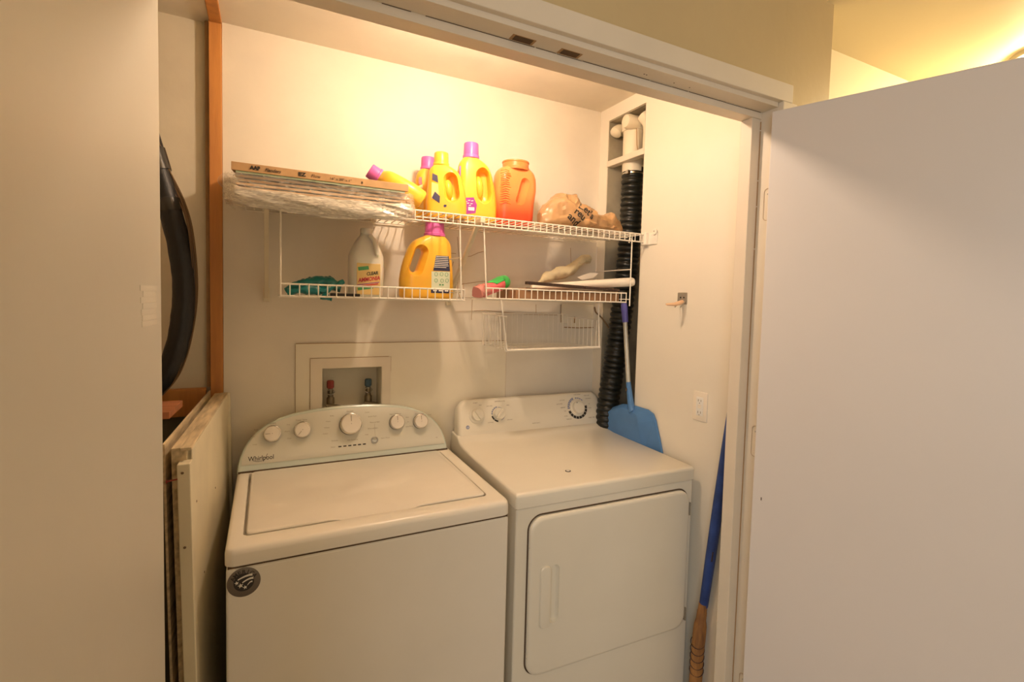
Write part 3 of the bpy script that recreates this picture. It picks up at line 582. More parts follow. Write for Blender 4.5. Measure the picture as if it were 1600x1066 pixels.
def brace(x, label):
    b = thing('shelf_brace', label, 'brace', (x, -.02, 1.47), group='diagonal shelf braces')
    bm = bmesh.new(); T = Matrix.Translation((x, 0, 0))
    extrude = [(-.006, -.31, 1.758), (-.006, -.325, 1.754), (-.006, -.012, 1.47), (-.006, -.012, 1.50)]
    loft(bm, [[(-.0065, y, z) for _, y, z in extrude], [(.0065, y, z) for _, y, z in extrude]], T=T); obj('strut', bm, 'wireb', b, world=True, bevel=.0015)
    obj('wall_foot', box(x-.010, x+.010, -.012, 0, 1.458, 1.505), 'wireb', b, world=True, bevel=.002)
    obj('hook_end', box(x-.009, x+.009, -.356, -.305, 1.745, 1.762), 'wireb', b, world=True, bevel=.003)
brace(.083, 'diagonal cream brace under the left end of the upper shelf'); brace(.735, 'diagonal cream brace under the middle of the upper shelf')
def hang(th, x0, x1, yf, z0, z1, yb=-.10, side=True):
    bm = bmesh.new()
    tube(bm, [(x0, yf, z0), (x0, yf, z0+.012), (x1, yf, z1)], .0026, 8)
    tube(bm, [(x0, yf, z0), (x0, yf+.016, z0+.006), (x0, yf+.018, z0-.012)], .0026, 8)
    if side:
        tube(bm, [(x0, yb, z0-.012), (x1, yb, z1)], .0022, 8)
        for t in (.45, .9): tube(bm, [(x0+(x1-x0)*t, yf, z0+(z1-z0)*t), (x0+(x1-x0)*t, yb, z0+(z1-z0)*t)], .0020, 8)
    obj('hanger', bm, 'wire', th, world=True, smooth=1)
ls = thing('hanging_wire_shelf', 'lower left white hanging wire shelf with the teal gloves and two jugs', 'shelf', (.4, -.2, 1.482), group='hanging wire shelves')
wshelf(ls, .118, .680, -.335, -.070, 1.482, .035, (-.20,))
hang(ls, .119, .119, -.341, 1.742, 1.482, side=False); hang(ls, .657, .668, -.341, 1.742, 1.482)
rs = thing('hanging_wire_shelf', 'lower right white hanging wire shelf with the white roll and brown card', 'shelf', (1.05, -.2, 1.490), group='hanging wire shelves')
wshelf(rs, .760, 1.368, -.335, -.045, 1.490, .036, (-.19,))
hang(rs, .743, .760, -.341, 1.742, 1.490, side=False); hang(rs, 1.384, 1.384, -.341, 1.742, 1.475)
bk = thing('wire_basket', 'open-fronted white wire rack hanging beneath the lower right shelf', 'rack', (1.08, -.15, 1.30))
bm = bmesh.new()
for x, xt in ((.876, .846), (1.292, 1.278)): b2 = bmesh.new(); tube(b2, [(xt, -.275, 1.486), (x, -.272, 1.300)], .0026, 8); obj('front_upright', b2, 'wire', bk, world=True, smooth=1)
tube(bm, [(.874, -.274, 1.300), (1.296, -.270, 1.304)], .0048, 8); tube(bm, [(.872, -.264, 1.296), (1.292, -.262, 1.300)], .0034, 8); obj('front_rod', bm, 'wire', bk, world=True, smooth=1); bm = bmesh.new(); tube(bm, [(.885, -.03, 1.30), (1.292, -.03, 1.30)], .0024, 8)
obj('back_rod', bm, 'wire', bk, world=True, smooth=1)
bm = bmesh.new()
for x, h in ((.878, 1.425), (1.290, 1.415)):
    bm = bmesh.new()
    for k in range(8): y = -.25+.22*k/7; tube(bm, [(x-(.012 if x < 1 else 0)*(1-k/7), y, h), (x, y, 1.298)], .0016, 6)
    tube(bm, [(x-.004, -.272, h), (x, -.03, h)], .0020, 6); obj('side_grid', bm, 'wire', bk, world=True, smooth=1)
bm = bmesh.new()
for k in range(17): x = .885+.405*k/16; tube(bm, [(x, -.028, 1.428), (x, -.03, 1.298)], .0013, 6)
tube(bm, [(.875, -.028, 1.430), (1.290, -.028, 1.428)], .0022, 8)
obj('back_grid', bm, 'wire', bk, world=True, smooth=1)
bm = bmesh.new()
for k in range(17): x = .885+.405*k/16; tube(bm, [(x, -.03, 1.299), (x, -.27, 1.301)], .0013, 6)
obj('bottom_grid', bm, 'wire', bk, world=True, smooth=1)

# ------------------------------------------------------------------ detergent jugs
JP = [(0, -.088, .088, .038), (.003, -.094, .094, .043), (.010, -.0965, .0965, .046), (.035, -.0968, .0968, .047), (.066, -.0968, .096, .047), (.09, -.094, .0945, .047), (.114, -.090, .0925, .046), (.137, -.084, .090, .0445), (.158, -.077, .088, .043), (.172, -.0725, .0875, .0415), (.185, -.067, .087, .040), (.197, -.060, .0858, .0385), (.207, -.052, .083, .037), (.216, -.040, .078, .035), (.223, -.027, .072, .0335), (.229, -.013, .066, .032), (.236, -.006, .060, .031)]
def capsule(a, b, r, y, n=10):
    a, b = Vector(a), Vector(b); d = (a-b).normalized(); p = Vector((-d.y, d.x)); o = []
    for c, s in ((a, 1), (b, -1)):
        for k in range(n+1):
            t = PI*k/n; q = c+(p*math.cos(t)+d*math.sin(t))*r*s; o.append((q.x, y, q.y))
    return o
def jug(name, label, loc, rotz=0, sc=1, sz=1, mir=1, body='yellow', capm='magenta', deep=False, hr=1, tilt=None, group='detergent jugs on the shelves'):
    t = thing(name, label, 'bottle', loc, rotz, group)
    if tilt: t.rotation_euler = tilt
    Sc = Matrix.Diagonal((sc*mir, sc, sc*sz, 1)); nb = 22
    loops = [[(p[0], p[1], z) for p in rrect(a, b, -h, h, h*.93, 7)] for z, a, b, h in JP]
    bm = bmesh.new(); loft(bm, loops, T=Sc); b = obj('body', bm, body, t, smooth=1)
    bm = bmesh.new(); q = 1.0*hr
    if not deep: loft(bm, [capsule((-.032, .170), (-.052, .108), r_*q, y) for y, r_ in ((-.06, .034), (-.038, .0245), (-.026, .0165), (-.012, .0135), (.012, .0135), (.026, .0165), (.038, .0245), (.06, .034))], T=Sc)
    else: loft(bm, [capsule((-.022-.004*dx, .166), (-.030-.004*dx, .104), r_*q, y) for y, r_, dx in ((-.06, .038, 0), (-.040, .030, 0), (-.032, .0255, .2), (-.010, .0235, .6), (.004, .020, 1), (.012, .008, 1))], T=Sc)
    cut(b, bm)
    if deep:
        bm = bmesh.new(); bm.from_mesh(b.data); e = bmesh.new(); bmesh.ops.create_uvsphere(e, u_segments=20, v_segments=14, radius=1)
        e.transform(Sc @ Matrix.Translation((-.010, -.006, .128)) @ Matrix.Rotation(.12, 4, 'Y') @ Matrix.Diagonal((.021, .030, .043, 1))); me_ = bpy.data.meshes.new('e')
        for f in e.faces: f.smooth = True
        bmesh.ops.recalc_face_normals(e, faces=e.faces); e.to_mesh(me_); e.free(); bm.from_mesh(me_); bpy.data.meshes.remove(me_); bm.to_mesh(b.data); bm.free()
    bm = bmesh.new(); lathe(bm, [(.033, .230), (.0375, .232), (.0380, .240), (.0362, .243)], 28, T=Sc @ Matrix.Translation((.027, 0, 0))); obj('neck_ring', bm, capm, t, smooth=.6)
    n = 40; bm = bmesh.new()
    ring = lambda r, z, k_=1: [((r+(.0006 if k % 2 else -.0006)*k_)*math.cos(2*PI*k/n), (r+(.0006 if k % 2 else -.0006)*k_)*math.sin(2*PI*k/n), z) for k in range(n)]
    loft(bm, [ring(.0345, .242), ring(.0325, .284), ring(.0305, .2875, 0), ring(.0285, .288, 0)], T=Sc @ Matrix.Translation((.027, 0, 0))); obj('cap', bm, capm, t, smooth=.9)
    return t, Sc
def lbl(t, Sc, name, poly, m, y=-.0478, dz=.0006, parent=None, th=None):
    # flat label wrapped on the front: points (x, z) given in jug units; y follows the thickness at that height
    def yy(z):
        for a, b in zip(JP, JP[1:]):
            if a[0] <= z <= b[0]: return a[3]+(b[3]-a[3])*(z-a[0])/(b[0]-a[0])
        return .04
    P2 = []
    for (x0, z0), (x1, z1) in zip(poly, poly[1:]+poly[:1]):
        for k in range(5): P2.append((x0+(x1-x0)*k/5, z0+(z1-z0)*k/5))
    bm = bmesh.new(); loft(bm, [[(x, -yy(z)-.0002-q, z) for x, z in P2] for q in (0, dz)], T=Sc); return obj(name, bm, m, parent or t)
# lower yellow jug
t, Sc = jug('detergent_jug', 'yellow detergent jug with magenta cap and navy and pale label on the lower left shelf', (.592, -.185, 1.4845), sz=.96)
lb_ = lbl(t, Sc, 'label', [(.004, .037), (.071, .037), (.071, .101), (.004, .099)], 'cream')
lbl(t, Sc, 'label_top', [(.010, .102), (.071, .103), (.066, .158), (.020, .158)], 'navy', dz=.0009); lbl(t, Sc, 'label_band', [(.003, .021), (.069, .021), (.070, .038), (.003, .038)], 'navy', dz=.0010)
bm = bmesh.new(); TT = TR((0, -.0488, 0), (1, 0, 0), (0, 0, 1)); r = random.Random(5)
for k in range(7):
    z = .148-k*.0062; bx(bm, .019-k*.0012, .062+r.uniform(-.006, .003), z-.0011, z+.0011, 0, .0004, T=TT @ Matrix.Translation((0, 0, .0010 if k > 2 else -.0006)))
for x in (.010, .030, .052): bx(bm, x, x+.013, .026, .031, .001, .0014, T=TT)
obj('label_text', bm, 'white', lb_)
bm = bmesh.new()
for x, z in ((.020, .086), (.040, .087), (.058, .086), (.020, .064), (.042, .064), (.060, .065)): L = [(x+.0055*math.cos(a*PI/6), z+.0065*math.sin(a*PI/6), .0003) for a in range(13)]; tube(bm, L, .0007, 4, T=TT)
for x in (.032, .042): bx(bm, x, x+.006, .047, .052, -.0004, .0008, T=TT)
obj('label_icons', bm, 'green', lb_)
# upper yellow jugs
t, Sc = jug('detergent_jug', 'tall yellow detergent jug with magenta cap, beside the orange jug on the upper shelf', (.772, -.19, 1.768), math.radians(-8), .80, 1.25, -1, deep=True, hr=1.15)
a_ = lbl(t, Sc, 'label', [(.012, .030), (.055, .024), (.066, .052), (.060, .082), (.022, .086), (.006, .060)], 'purple')
bm = bmesh.new(); TT = Sc @ TR((0, -.0480, 0), (1, 0, 0), (0, 0, 1))
for k, (x, z) in enumerate(((.016, .078), (.030, .080), (.044, .076), (.020, .068), (.036, .070), (.050, .066), (.028, .062))): bx(bm, x, x+.010, z-.0035, z-.0012, 0, .0012, T=TT @ Matrix.Rotation(-.1, 4, 'Z'))
bx(bm, .018, .046, .038, .050, 0, .001, T=TT); obj('label_print', bm, 'white', a_)
lbl(t, Sc, 'side_label', [(.083, .150), (.0895, .150), (.0885, .192), (.081, .196)][::-1], 'purple')
t, Sc = jug('detergent_jug', 'shorter yellow detergent jug with yellow cap, in front left of the tall one', (.650, -.215, 1.768), math.radians(-22), .74, 1.08, -1, capm='yellow', deep=True, hr=1.15)
lbl(t, Sc, 'label', [(.036, .148), (.064, .160), (.064, .190), (.040, .180)], 'navy'); a_ = lbl(t, Sc, 'label_print', [(.030, .080), (.066, .078), (.066, .150), (.036, .142)], 'ylabel')
lbl(t, Sc, 'label_stripe', [(.028, .060), (.064, .082), (.050, .110), (.026, .090)], 'navy', dz=.0012)
lbl(t, Sc, 'oval_mark', [(-.004, .046), (.006, .044), (.010, .050), (.004, .056), (-.006, .054)], 'navy', dz=.0012)
t, Sc = jug('detergent_jug', 'yellow detergent jug with magenta cap, mostly hidden behind the yellow-capped one', (.636, -.098, 1.768), math.radians(-10), .74, 1.12, -1, deep=True)
lbl(t, Sc, 'label', [(.050, .05), (.080, .06), (.078, .15), (.055, .16)], 'ylabel'); lbl(t, Sc, 'label_top', [(.058, .156), (.076, .160), (.074, .190), (.060, .19)], 'red')
# tilted jug leaning on the filters
tl, Sc = jug('detergent_jug', 'yellow detergent jug with magenta cap lying tilted against the cardboard filters', (.540, -.250, 1.806), 0, .74, .86, 1)
Z_ = Vector((-.855, 0, .50)).normalized(); tl.rotation_euler = TR((0, 0, 0), (0, 1, 0), Z_.cross(Vector((0, 1, 0)))).to_euler()
# orange jug
oj = thing('detergent_jug', 'orange capless detergent jug between the tall yellow jug and the tan bag', 'bottle', (.928, -.195, 1.768), group='detergent jugs on the shelves')
OP = [(0, -.078, .066, .038), (.006, -.082, .072, .043), (.04, -.0845, .074, .046), (.09, -.0855, .0765, .047), (.138, -.0855, .084, .047), (.165, -.084, .0835, .046), (.184, -.082, .082, .043), (.200, -.076, .076, .040), (.210, -.068, .068, .037), (.217, -.058, .060, .034), (.2175, -.050, .050, .046)]
def om():
    m = mat('orange_jug_body', (.86, .27, .08), .28, sss=.3); nt = m.node_tree; b = nt.nodes['Principled BSDF']
    tc = nt.nodes.new('ShaderNodeTexCoord'); sp = nt.nodes.new('ShaderNodeSeparateXYZ'); rp = nt.nodes.new('ShaderNodeMapRange'); mx = nt.nodes.new('ShaderNodeMix'); mx.data_type = 'RGBA'
    rp.inputs[1].default_value = .04; rp.inputs[2].default_value = .12; mx.inputs[6].default_value = (.80, .085, .025, 1); mx.inputs[7].default_value = (.90, .30, .09, 1)
    nt.links.new(tc.outputs['Object'], sp.inputs[0]); nt.links.new(sp.outputs[2], rp.inputs[0]); nt.links.new(rp.outputs[0], mx.inputs[0]); nt.links.new(mx.outputs[2], b.inputs['Base Color']); return m
bm = bmesh.new(); loft(bm, [[(p[0], p[1], z) for p in rrect(a, b, -min(h, .047), min(h, .047), h*.9, 7)] for z, a, b, h in OP[:-1]]); ob_ = obj('body', bm, om(), oj, smooth=1)
bm = bmesh.new(); loft(bm, [capsule((.022, .162), (.002, .092), r_, y) for y, r_ in ((-.07, .030), (-.046, .0185), (-.036, .012), (-.028, .006))]); cut(ob_, bm)
bm = bmesh.new(); lathe(bm, [(.052, .210), (.053, .219), (.050, .221), (.050, .236), (.052, .238), (.052, .243), (.046, .243), (.044, .225), (.01, .222)], 32, T=Matrix.Translation((.001, 0, 0)), c1=False); obj('neck', bm, 'orangedk', oj, smooth=.6)
bm = bmesh.new(); r = random.Random(2)
for k in range(15):
    z = .075+k*.0085; tube(bm, [(-.079, -.040, z), (-.060, -.0475, z+.004+.002*r.random()), (-.048+.01*r.random(), -.0475, z+.001)], .0016, 6)
obj('embossed_grip', bm, 'orange', oj, smooth=1)
# clear ammonia jug
aj = thing('cleaner_jug', 'milky white plastic jug with yellow ammonia label beside the yellow jug', 'bottle', (.384, -.17, 1.4845))
AP = [(0, .048), (.004, .053), (.012, .0555), (.06, .0560), (.122, .0560), (.138, .0545), (.152, .050), (.168, .0435), (.184, .036), (.198, .027), (.206, .021), (.214, .0175), (.2155, .0165)]
bm = bmesh.new(); loft(bm, [[(p[0], p[1], z) for p in rrect(-w, w, -w*.82, w*.82, w*.55, 7)] for z, w in AP]); obj('body', bm, 'milky', aj, smooth=1)
bm = bmesh.new(); lathe(bm, [(.0185, .210), (.0190, .211), (.0190, .228), (.0175, .231)], 24); obj('cap', bm, 'milky', aj, smooth=.6)
bm = bmesh.new(); tube(bm, smoothpath([(.010, -.024, .205), (.022, -.036, .185), (.026, -.046, .160), (.030, -.046, .140)]), .0075, 10); obj('handle', bm, 'milky', aj, smooth=1)
bm = bmesh.new(); slab(bm, -.036, .040, .008, .112, .002, 0, .0006, T=TR((0, -.0459, 0), (1, 0, 0), (0, 0, 1))); al = obj('label', bm, 'ylabel', aj)
TT = TR((-.036, -.0467, .008), (1, .0, 0), (0, 0, 1)); RT = Matrix.Rotation(math.radians(9), 4, 'Z')
def strip(x, y, w, h): b = bmesh.new(); bx(b, 0, w, 0, h, 0, .0004, T=TT @ Matrix.Translation((x, y, 0)) @ RT); return b
obj('label_banner', strip(.005, .078, .034, .012), 'green', al); obj('label_banner', strip(.004, .013, .050, .009), 'green', al); obj('label_stripe', strip(.002, .030, .072, .0025), 'purple', al); obj('label_stripe', strip(.002, .024, .068, .004), 'red', al)
bm = bmesh.new(); text(bm, 'CLEAR', .0150, TT @ Matrix.Translation((.031, .063, .0006)) @ RT, .0002, bold=.0004, shear=.2, sx=.85); obj('label_lettering', bm, 'black', al)
bm = bmesh.new(); text(bm, 'AMMONIA', .0185, TT @ Matrix.Translation((.005, .040, .0006)) @ RT, .0002, bold=.0006, shear=.25, sx=.80); obj('label_lettering', bm, 'red', al, label='red AMMONIA lettering')

# ------------------------------------------------------------------ filter pack
fp = thing('furnace_filters', 'stack of cardboard-framed furnace filters in clear wrap on the upper shelf', 'filters', (.22, -.23, 1.768))
def carton(z, t, x0, x1, y0, y1, tilt=0, first=False):
    bm = bmesh.new(); w = .018
    for a in ((x0, x1, y0, y0+w), (x0, x1, y1-w, y1), (x0, x0+w, y0+w, y1-w), (x1-w, x1, y0+w, y1-w)): bx(bm, a[0], a[1], a[2], a[3], z, z+t)
    if tilt:
        c = Vector((x1, y0, z)); bmesh.ops.rotate(bm, verts=bm.verts, cent=c, matrix=Matrix.Rotation(tilt, 3, 'Y'))
    f = obj('filter', bm, 'carton', fp, world=True, bevel=.001)
    bm = bmesh.new(); bx(bm, x0+w, x1-w, y0+w, y1-w, z+.002, z+t-.002)
    if tilt: bmesh.ops.rotate(bm, verts=bm.verts, cent=c, matrix=Matrix.Rotation(tilt, 3, 'Y'))
    obj('fibre_pad', bm, 'fiber', f, world=True); return f, c if tilt else None
r = random.Random(8)
for k in range(4): carton(1.7700+k*.0105, .0062, .010+r.uniform(-.006, .006), .462+r.uniform(-.006, .006), -.416+r.uniform(-.004, .004), -.03)
f, c = carton(1.8150, .0215, .002, .462, -.428, -.03, .004)
bm = bmesh.new(); bx(bm, .012, .452, -.4265, -.420, 1.8095, 1.8153); bmesh.ops.rotate(bm, verts=bm.verts, cent=c, matrix=Matrix.Rotation(.004, 3, 'Y')); obj('filter_face_edge', bm, 'fiberg', f, world=True)
TT = Matrix.Translation(c) @ Matrix.Rotation(.004, 4, 'Y') @ Matrix.Translation(-c) @ TR((0, -.4286, 1.8150), (1, 0, 0), (0, 0, 1))
bm = bmesh.new()
text(bm, 'AAF', .0125, TT @ Matrix.Translation((.045, .0075, .0003)), .0002, bold=.0009); text(bm, 'Flanders', .0125, TT @ Matrix.Translation((.079, .0065, .0003)), .0002, shear=.35, bold=.0001, sx=.9)
text(bm, 'EZ', .0135, TT @ Matrix.Translation((.160, .0065, .0003)), .0002, bold=.0007, sx=1.2); text(bm, 'Flow', .0125, TT @ Matrix.Translation((.192, .0065, .0003)), .0001, shear=.2, sx=1.0)
text(bm, '16" x 20" x 1"', .0095, TT @ Matrix.Translation((.240, .0072, .0003)), .0001, sx=1.1); text(bm, 'n', .0105, TT @ Matrix.Translation((.325, .0072, .0003)), .0002, bold=.0004)
obj('carton_lettering', bm, 'black', f, world=True)
SH = Matrix(((1, 0, 0, 0), (0, 1, 0, 0), (0, .15, 1, .15*.35), (0, 0, 0, 1)))
for f in fp.children:                                              # the pack tips forward over the shelf lip
    for q in [f]+list(f.children):
        L_ = Matrix.Translation(fp.location); q.data.transform(L_.inverted() @ SH @ L_)
# crumpled clear film drooping over the front and left end
bm = bmesh.new(); NU, NV = 110, 26; rows = []
def low(u): return 1.712+.004*math.sin(u*9)+.020*max(0, (u-.80)/.2)**1.5+(.03*(1-u/.12)**1.3 if u < .12 else 0)
for i in range(NU+1):
    u = i/NU; x = -.016+.505*u; row = []
    for j in range(NV+1):
        v = j/NV; zl = low(u); zt_ = 1.800
        if v < .72: q = v/.72; z = zt_+(zl-zt_)*q; y = -.4300-.022*math.sin(PI*min(1, q*.9))*q
        else: q = (v-.72)/.28; z = zl+(1.7300-zl)*min(1, q*1.2)*.6-.004; y = -.432+.075*q
        s = (noise.noise(Vector((x*5+z*22, z*9, 1)))*.012+noise.noise(Vector((x*15+z*60, z*20, 4)))*.0045*(1 if u < .78 else 2.2))*min(1, .25+v*1.2)
        e = min(1, v*6); bulge = 0
        if u < .06 or u > .94: y += .04*(1-min(u, 1-u)/.06)**2
        row.append(bm.verts.new((x, y-abs(s)*1.3*e, z+noise.noise(Vector((x*20, v*5, 8)))*.004*e)))
    rows.append(row)
for a, b in zip(rows, rows[1:]):
    for j in range(NV): bm.faces.new((a[j], b[j], b[j+1], a[j+1]))
pw = obj('plastic_wrap', bm, 'film', fp, world=True, smooth=.5); pw.data.materials.append(M['film2'])
for i, p in enumerate(pw.data.polygons): p.material_index = 1 if (i % NV) > 8 else 0
bm = bmesh.new(); rows = []
for i in range(30):
    y = -.43+.38*i/29; row = []
    for j in range(16):
        v = j/15; z = 1.80-.045*v; x = -.004-.020*math.sin(PI*v)-abs(noise.noise(Vector((y*9, z*14, 3))))*.016
        row.append(bm.verts.new((x, y, z)))
    rows.append(row)
for a, b in zip(rows, rows[1:]):
    for j in range(15): bm.faces.new((a[j], b[j], b[j+1], a[j+1]))
obj('plastic_wrap', bm, 'film', fp, world=True, smooth=.5)

# ------------------------------------------------------------------ tan plastic bag
bm = bmesh.new()
OUT = [(1.018, 1.772), (1.022, 1.825), (1.045, 1.862), (1.085, 1.895), (1.115, 1.915), (1.150, 1.908), (1.172, 1.912), (1.192, 1.885), (1.225, 1.868), (1.262, 1.860), (1.285, 1.842), (1.318, 1.845), (1.336, 1.838), (1.352, 1.862), (1.372, 1.846), (1.402, 1.830), (1.412, 1.795), (1.408, 1.772)]
def topz(x):
    for a, b in zip(OUT[1:], OUT[2:]):
        if a[0] <= x <= b[0]: return a[1]+(b[1]-a[1])*(x-a[0])/(b[0]-a[0])
    return 1.775
NX, NA = 90, 40; loops = []
for i in range(NX+1):
    x = 1.019+(1.410-1.019)*i/NX; h = max(topz(x)-1.770, .006); e = min(1, math.sin(PI*min(max(i/NX, .02), .98))**.45)
    L = []
    for k in range(NA):
        a = 2*PI*k/NA; cy, cz = math.cos(a), math.sin(a)
        w = .075*e*(1 if x < 1.25 else .8); y = -.225+w*(abs(cy)**.8)*(1 if cy > 0 else -1); z = 1.770+h*.5*(1+(abs(cz)**.75)*(1 if cz > 0 else -1))
        p = Vector((x*9, y*11, z*14)); rdg = abs(noise.noise(p+Vector((a*.3, 2, 0)))); rd2 = abs(noise.noise(p*2.6))
        f = 1-.30*(.5-rdg)*(cz > -.3)-.12*rd2; y = -.225+(y+.225)*(f+.05)
        if cz < .92: z = 1.770+(z-1.770)*(1-.12*(rd2-.2))
        z = max(z, 1.7695); L.append((x+.006*noise.noise(p*1.7), y, z))
    loops.append(L)
loft(bm, loops); bmesh.ops.recalc_face_normals(bm, faces=bm.faces); bm.normal_update(); mv = []
for v in bm.verts:
    p = v.co*13; q = v.co*34; k_ = (1-abs(noise.noise(p+Vector((0, 3, 7))))*2.6)*.006+(1-abs(noise.noise(q))*2.6)*.0022
    mv.append(v.normal*(k_-.004))
for v, m_ in zip(bm.verts, mv): v.co += m_; v.co.z = max(v.co.z, 1.7695)
bagm = obj('plastic_bag', bm, 'bag', smooth=.5); tag(bagm, 'crumpled tan plastic shopping bag printed Let\'s reuse and, upper shelf right end', 'bag')
from mathutils.bvhtree import BVHTree
bpy.context.view_layer.update(); dg = bpy.context.evaluated_depsgraph_get()
def project_text(o, strs, T, eps=.0012):
    tree = BVHTree.FromObject(o, dg); bm = bmesh.new()
    for s, size, x, y, rot in strs: text(bm, s, size, T @ Matrix.Translation((x, y, 0)) @ Matrix.Rotation(rot, 4, 'Z'), 0, bold=.0009)
    bmesh.ops.subdivide_edges(bm, edges=[e for e in bm.edges if e.calc_length() > .006], cuts=2)
    inv = o.matrix_world.inverted(); d = Vector((.15, 1, .05)).normalized()
    for v in bm.verts:
        h = tree.ray_cast(inv @ (v.co-d*.1), d)
        if h[0] is not None: v.co = (o.matrix_world @ h[0])-d*eps
    return bm
bm = project_text(bagm, [("Let's", .040, .0, .0, -.62), ('reu', .038, -.022, -.022, -.62), ('and', .040, -.050, -.044, -.62)], TR((1.155, -.32, 1.852), (1, 0, 0), (0, 0, 1)))
obj('bag_lettering', bm, 'black', bagm, world=True)

# teal gloves
def crumple(name, path, rad, m, amp, label, cat, flat=.55, n=22, sc=30, zmin=None, seed=0):
    bm = bmesh.new(); P = smoothpath(path, 14); N = len(P); R_ = []
    for i in range(N):
        t = i/(N-1)*(len(rad)-1); k = min(int(t), len(rad)-2); R_.append(rad[k]+(rad[k+1]-rad[k])*(t-k))
    tube(bm, P, R_, n)
    for v in bm.verts:
        d = noise.noise(v.co*sc+Vector((seed, 0, 0)))*amp+abs(noise.noise(v.co*sc*2.3))*amp*.6
        v.co += Vector((noise.noise(v.co*sc*.7+Vector((9, seed, 0)))*amp*.5, d*.8, d))
        if zmin and v.co.z < zmin: v.co.z = zmin+.0003*random.random()
    o = obj(name, bm, m, smooth=.8); return tag(o, label, cat) if label else o
g = thing('rubber_gloves', 'pair of dark teal rubber gloves heaped at the left of the lower left shelf', 'gloves', (.22, -.24, 1.4845))
for path, rad in (([(.135, -.25, 1.497), (.17, -.26, 1.510), (.22, -.25, 1.520), (.26, -.24, 1.520), (.295, -.24, 1.508)], [.010, .018, .024, .022, .010]),
                  ([(.17, -.19, 1.505), (.215, -.18, 1.522), (.262, -.19, 1.530), (.302, -.20, 1.518)], [.012, .020, .018, .008]),
                  ([(.14, -.29, 1.494), (.19, -.30, 1.500), (.25, -.29, 1.498)], [.008, .014, .010]), ([(.225, -.30, 1.498), (.262, -.29, 1.512), (.300, -.27, 1.526)], [.008, .009, .006]), ([(.25, -.31, 1.492), (.235, -.31, 1.478), (.262, -.31, 1.474)], [.006, .009, .006])):
    o = crumple('glove', path, rad, 'teal', .009, None, None, sc=38, zmin=1.4850 if path[-1][2] > 1.48 else None, seed=path[0][0]*40); o.parent = g; o.location = o.location-g.location
tag(obj('black_bar', box(.262, .352, -.262, -.246, 1.4848, 1.494), 'black', bevel=.002), 'small dark bar lying between the gloves and milky jug', 'bar')
# pink and green bottle lying on its side
pk = thing('pink_green_bottle', 'pink bottle with bright green body end lying at left of the lower right shelf', 'bottle', (.83, -.27, 1.492))
A = Vector((.762, -.285, 1.512)); B = Vector((.905, -.19, 1.560)); T = TR(A, (B-A).cross(Vector((0, 0, 1))), (B-A).cross((B-A).cross(Vector((0, 0, 1)))).normalized()*-1)
T = Matrix.Translation(A) @ (B-A).to_track_quat('Z', 'Y').to_matrix().to_4x4()
ln = (B-A).length
bm = bmesh.new(); lathe(bm, [(.020, .0), (.021, .012), (.022, .04), (.0235, .08), (.026, .11), (.026, .13)], 28, T=T); obj('sleeve', bm, 'pink', pk, world=True, smooth=.6)
bm = bmesh.new(); lathe(bm, [(.0265, .128), (.027, .15), (.024, .168), (.014, .178), (.002, .181)], 28, T=T, c1=False)
TG = T @ Matrix.Translation((0, 0, 0)); obj('base_end', bm, 'lgreen', pk, world=True, smooth=.8, label='bright green end')
bm = bmesh.new(); loops = []
for z0 in (0, 1):
    L = []
    for k in range(13): a = math.radians(-60+120*k/12); rr_ = .0262+z0*.0012; L.append((a, rr_))
    loops.append(L)
zz = lambda a, s: (.05+.03*abs(math.sin(a)) if s == 0 else .140)
rws = []
for s in range(9):
    row = []
    for k in range(15):
        a = math.radians(-58+116*k/14); z_ = .045+.03*abs(math.sin(a*1.2)); z_ = z_+(.135-z_)*s/8; rad_ = .0226+(z_-.04)*.045+.0012
        v = Vector((rad_*math.cos(a+math.radians(GA)), rad_*math.sin(a+math.radians(GA)), z_)) if 'GA' in globals() else Vector((rad_*math.cos(a), rad_*math.sin(a), z_))
        row.append((a, rad_, z_))
    rws.append(row)
# orient the green patch to the upper side
upl = (T.inverted().to_3x3() @ Vector((-.2, -.2, 1))).normalized(); base_a = math.atan2(upl.y, upl.x)
vr = [[bm.verts.new(T @ Vector((r_*math.cos(a+base_a), r_*math.sin(a+base_a), z_))) for a, r_, z_ in row] for row in rws]
for a_, b_ in zip(vr, vr[1:]):
    for k in range(14): bm.faces.new((a_[k], a_[k+1], b_[k+1], b_[k]))
gp = obj('green_panel', bm, 'lgreen', pk, world=True, smooth=1); md = gp.modifiers.new('s', 'SOLIDIFY'); md.thickness = .0008
crn = crumple('cap_wrap', [(.740, -.300, 1.506), (.752, -.292, 1.510), (.772, -.28, 1.516), (.790, -.268, 1.521)], [.022, .0245, .023, .020], 'pinkf', .007, None, None, sc=60, zmin=1.4925, seed=3); crn.parent = pk; crn.location = crn.location-pk.location
# card, strip, roll, cloth
bm = bmesh.new(); extrude_poly(bm, [(.885, -.315), (1.345, -.322), (1.350, -.075), (.92, -.065)], .030, T=Matrix.Translation((0, 0, 1.4925)))
tag(obj('brown_card_box', bm, 'brownc', bevel=.002), 'flat brown cardboard box lying on the lower right shelf', 'box')
bm = bmesh.new(); T = Matrix.Translation((.922, -.324, 1.5455)) @ Matrix.Rotation(math.radians(1.9), 4, 'Y')
bx(bm, 0, .245, -.010, .012, 0, .0110, T=T); bx(bm, .253, .415, -.010, .012, .0005, .0105, T=T); bx(bm, .24, .255, -.004, .004, .002, .006, T=T)
cb = tag(obj('slotted_strip', bm, 'comb', bevel=.001), 'dark brown slotted strip lying along the front of the lower right shelf', 'strip')
bm = bmesh.new()
for k in range(38): bx(bm, .006+k*.0106, .0085+k*.0106, -.0106, -.0098, .0025, .0085, T=T)
obj('slot', bm, 'black', cb, world=True)
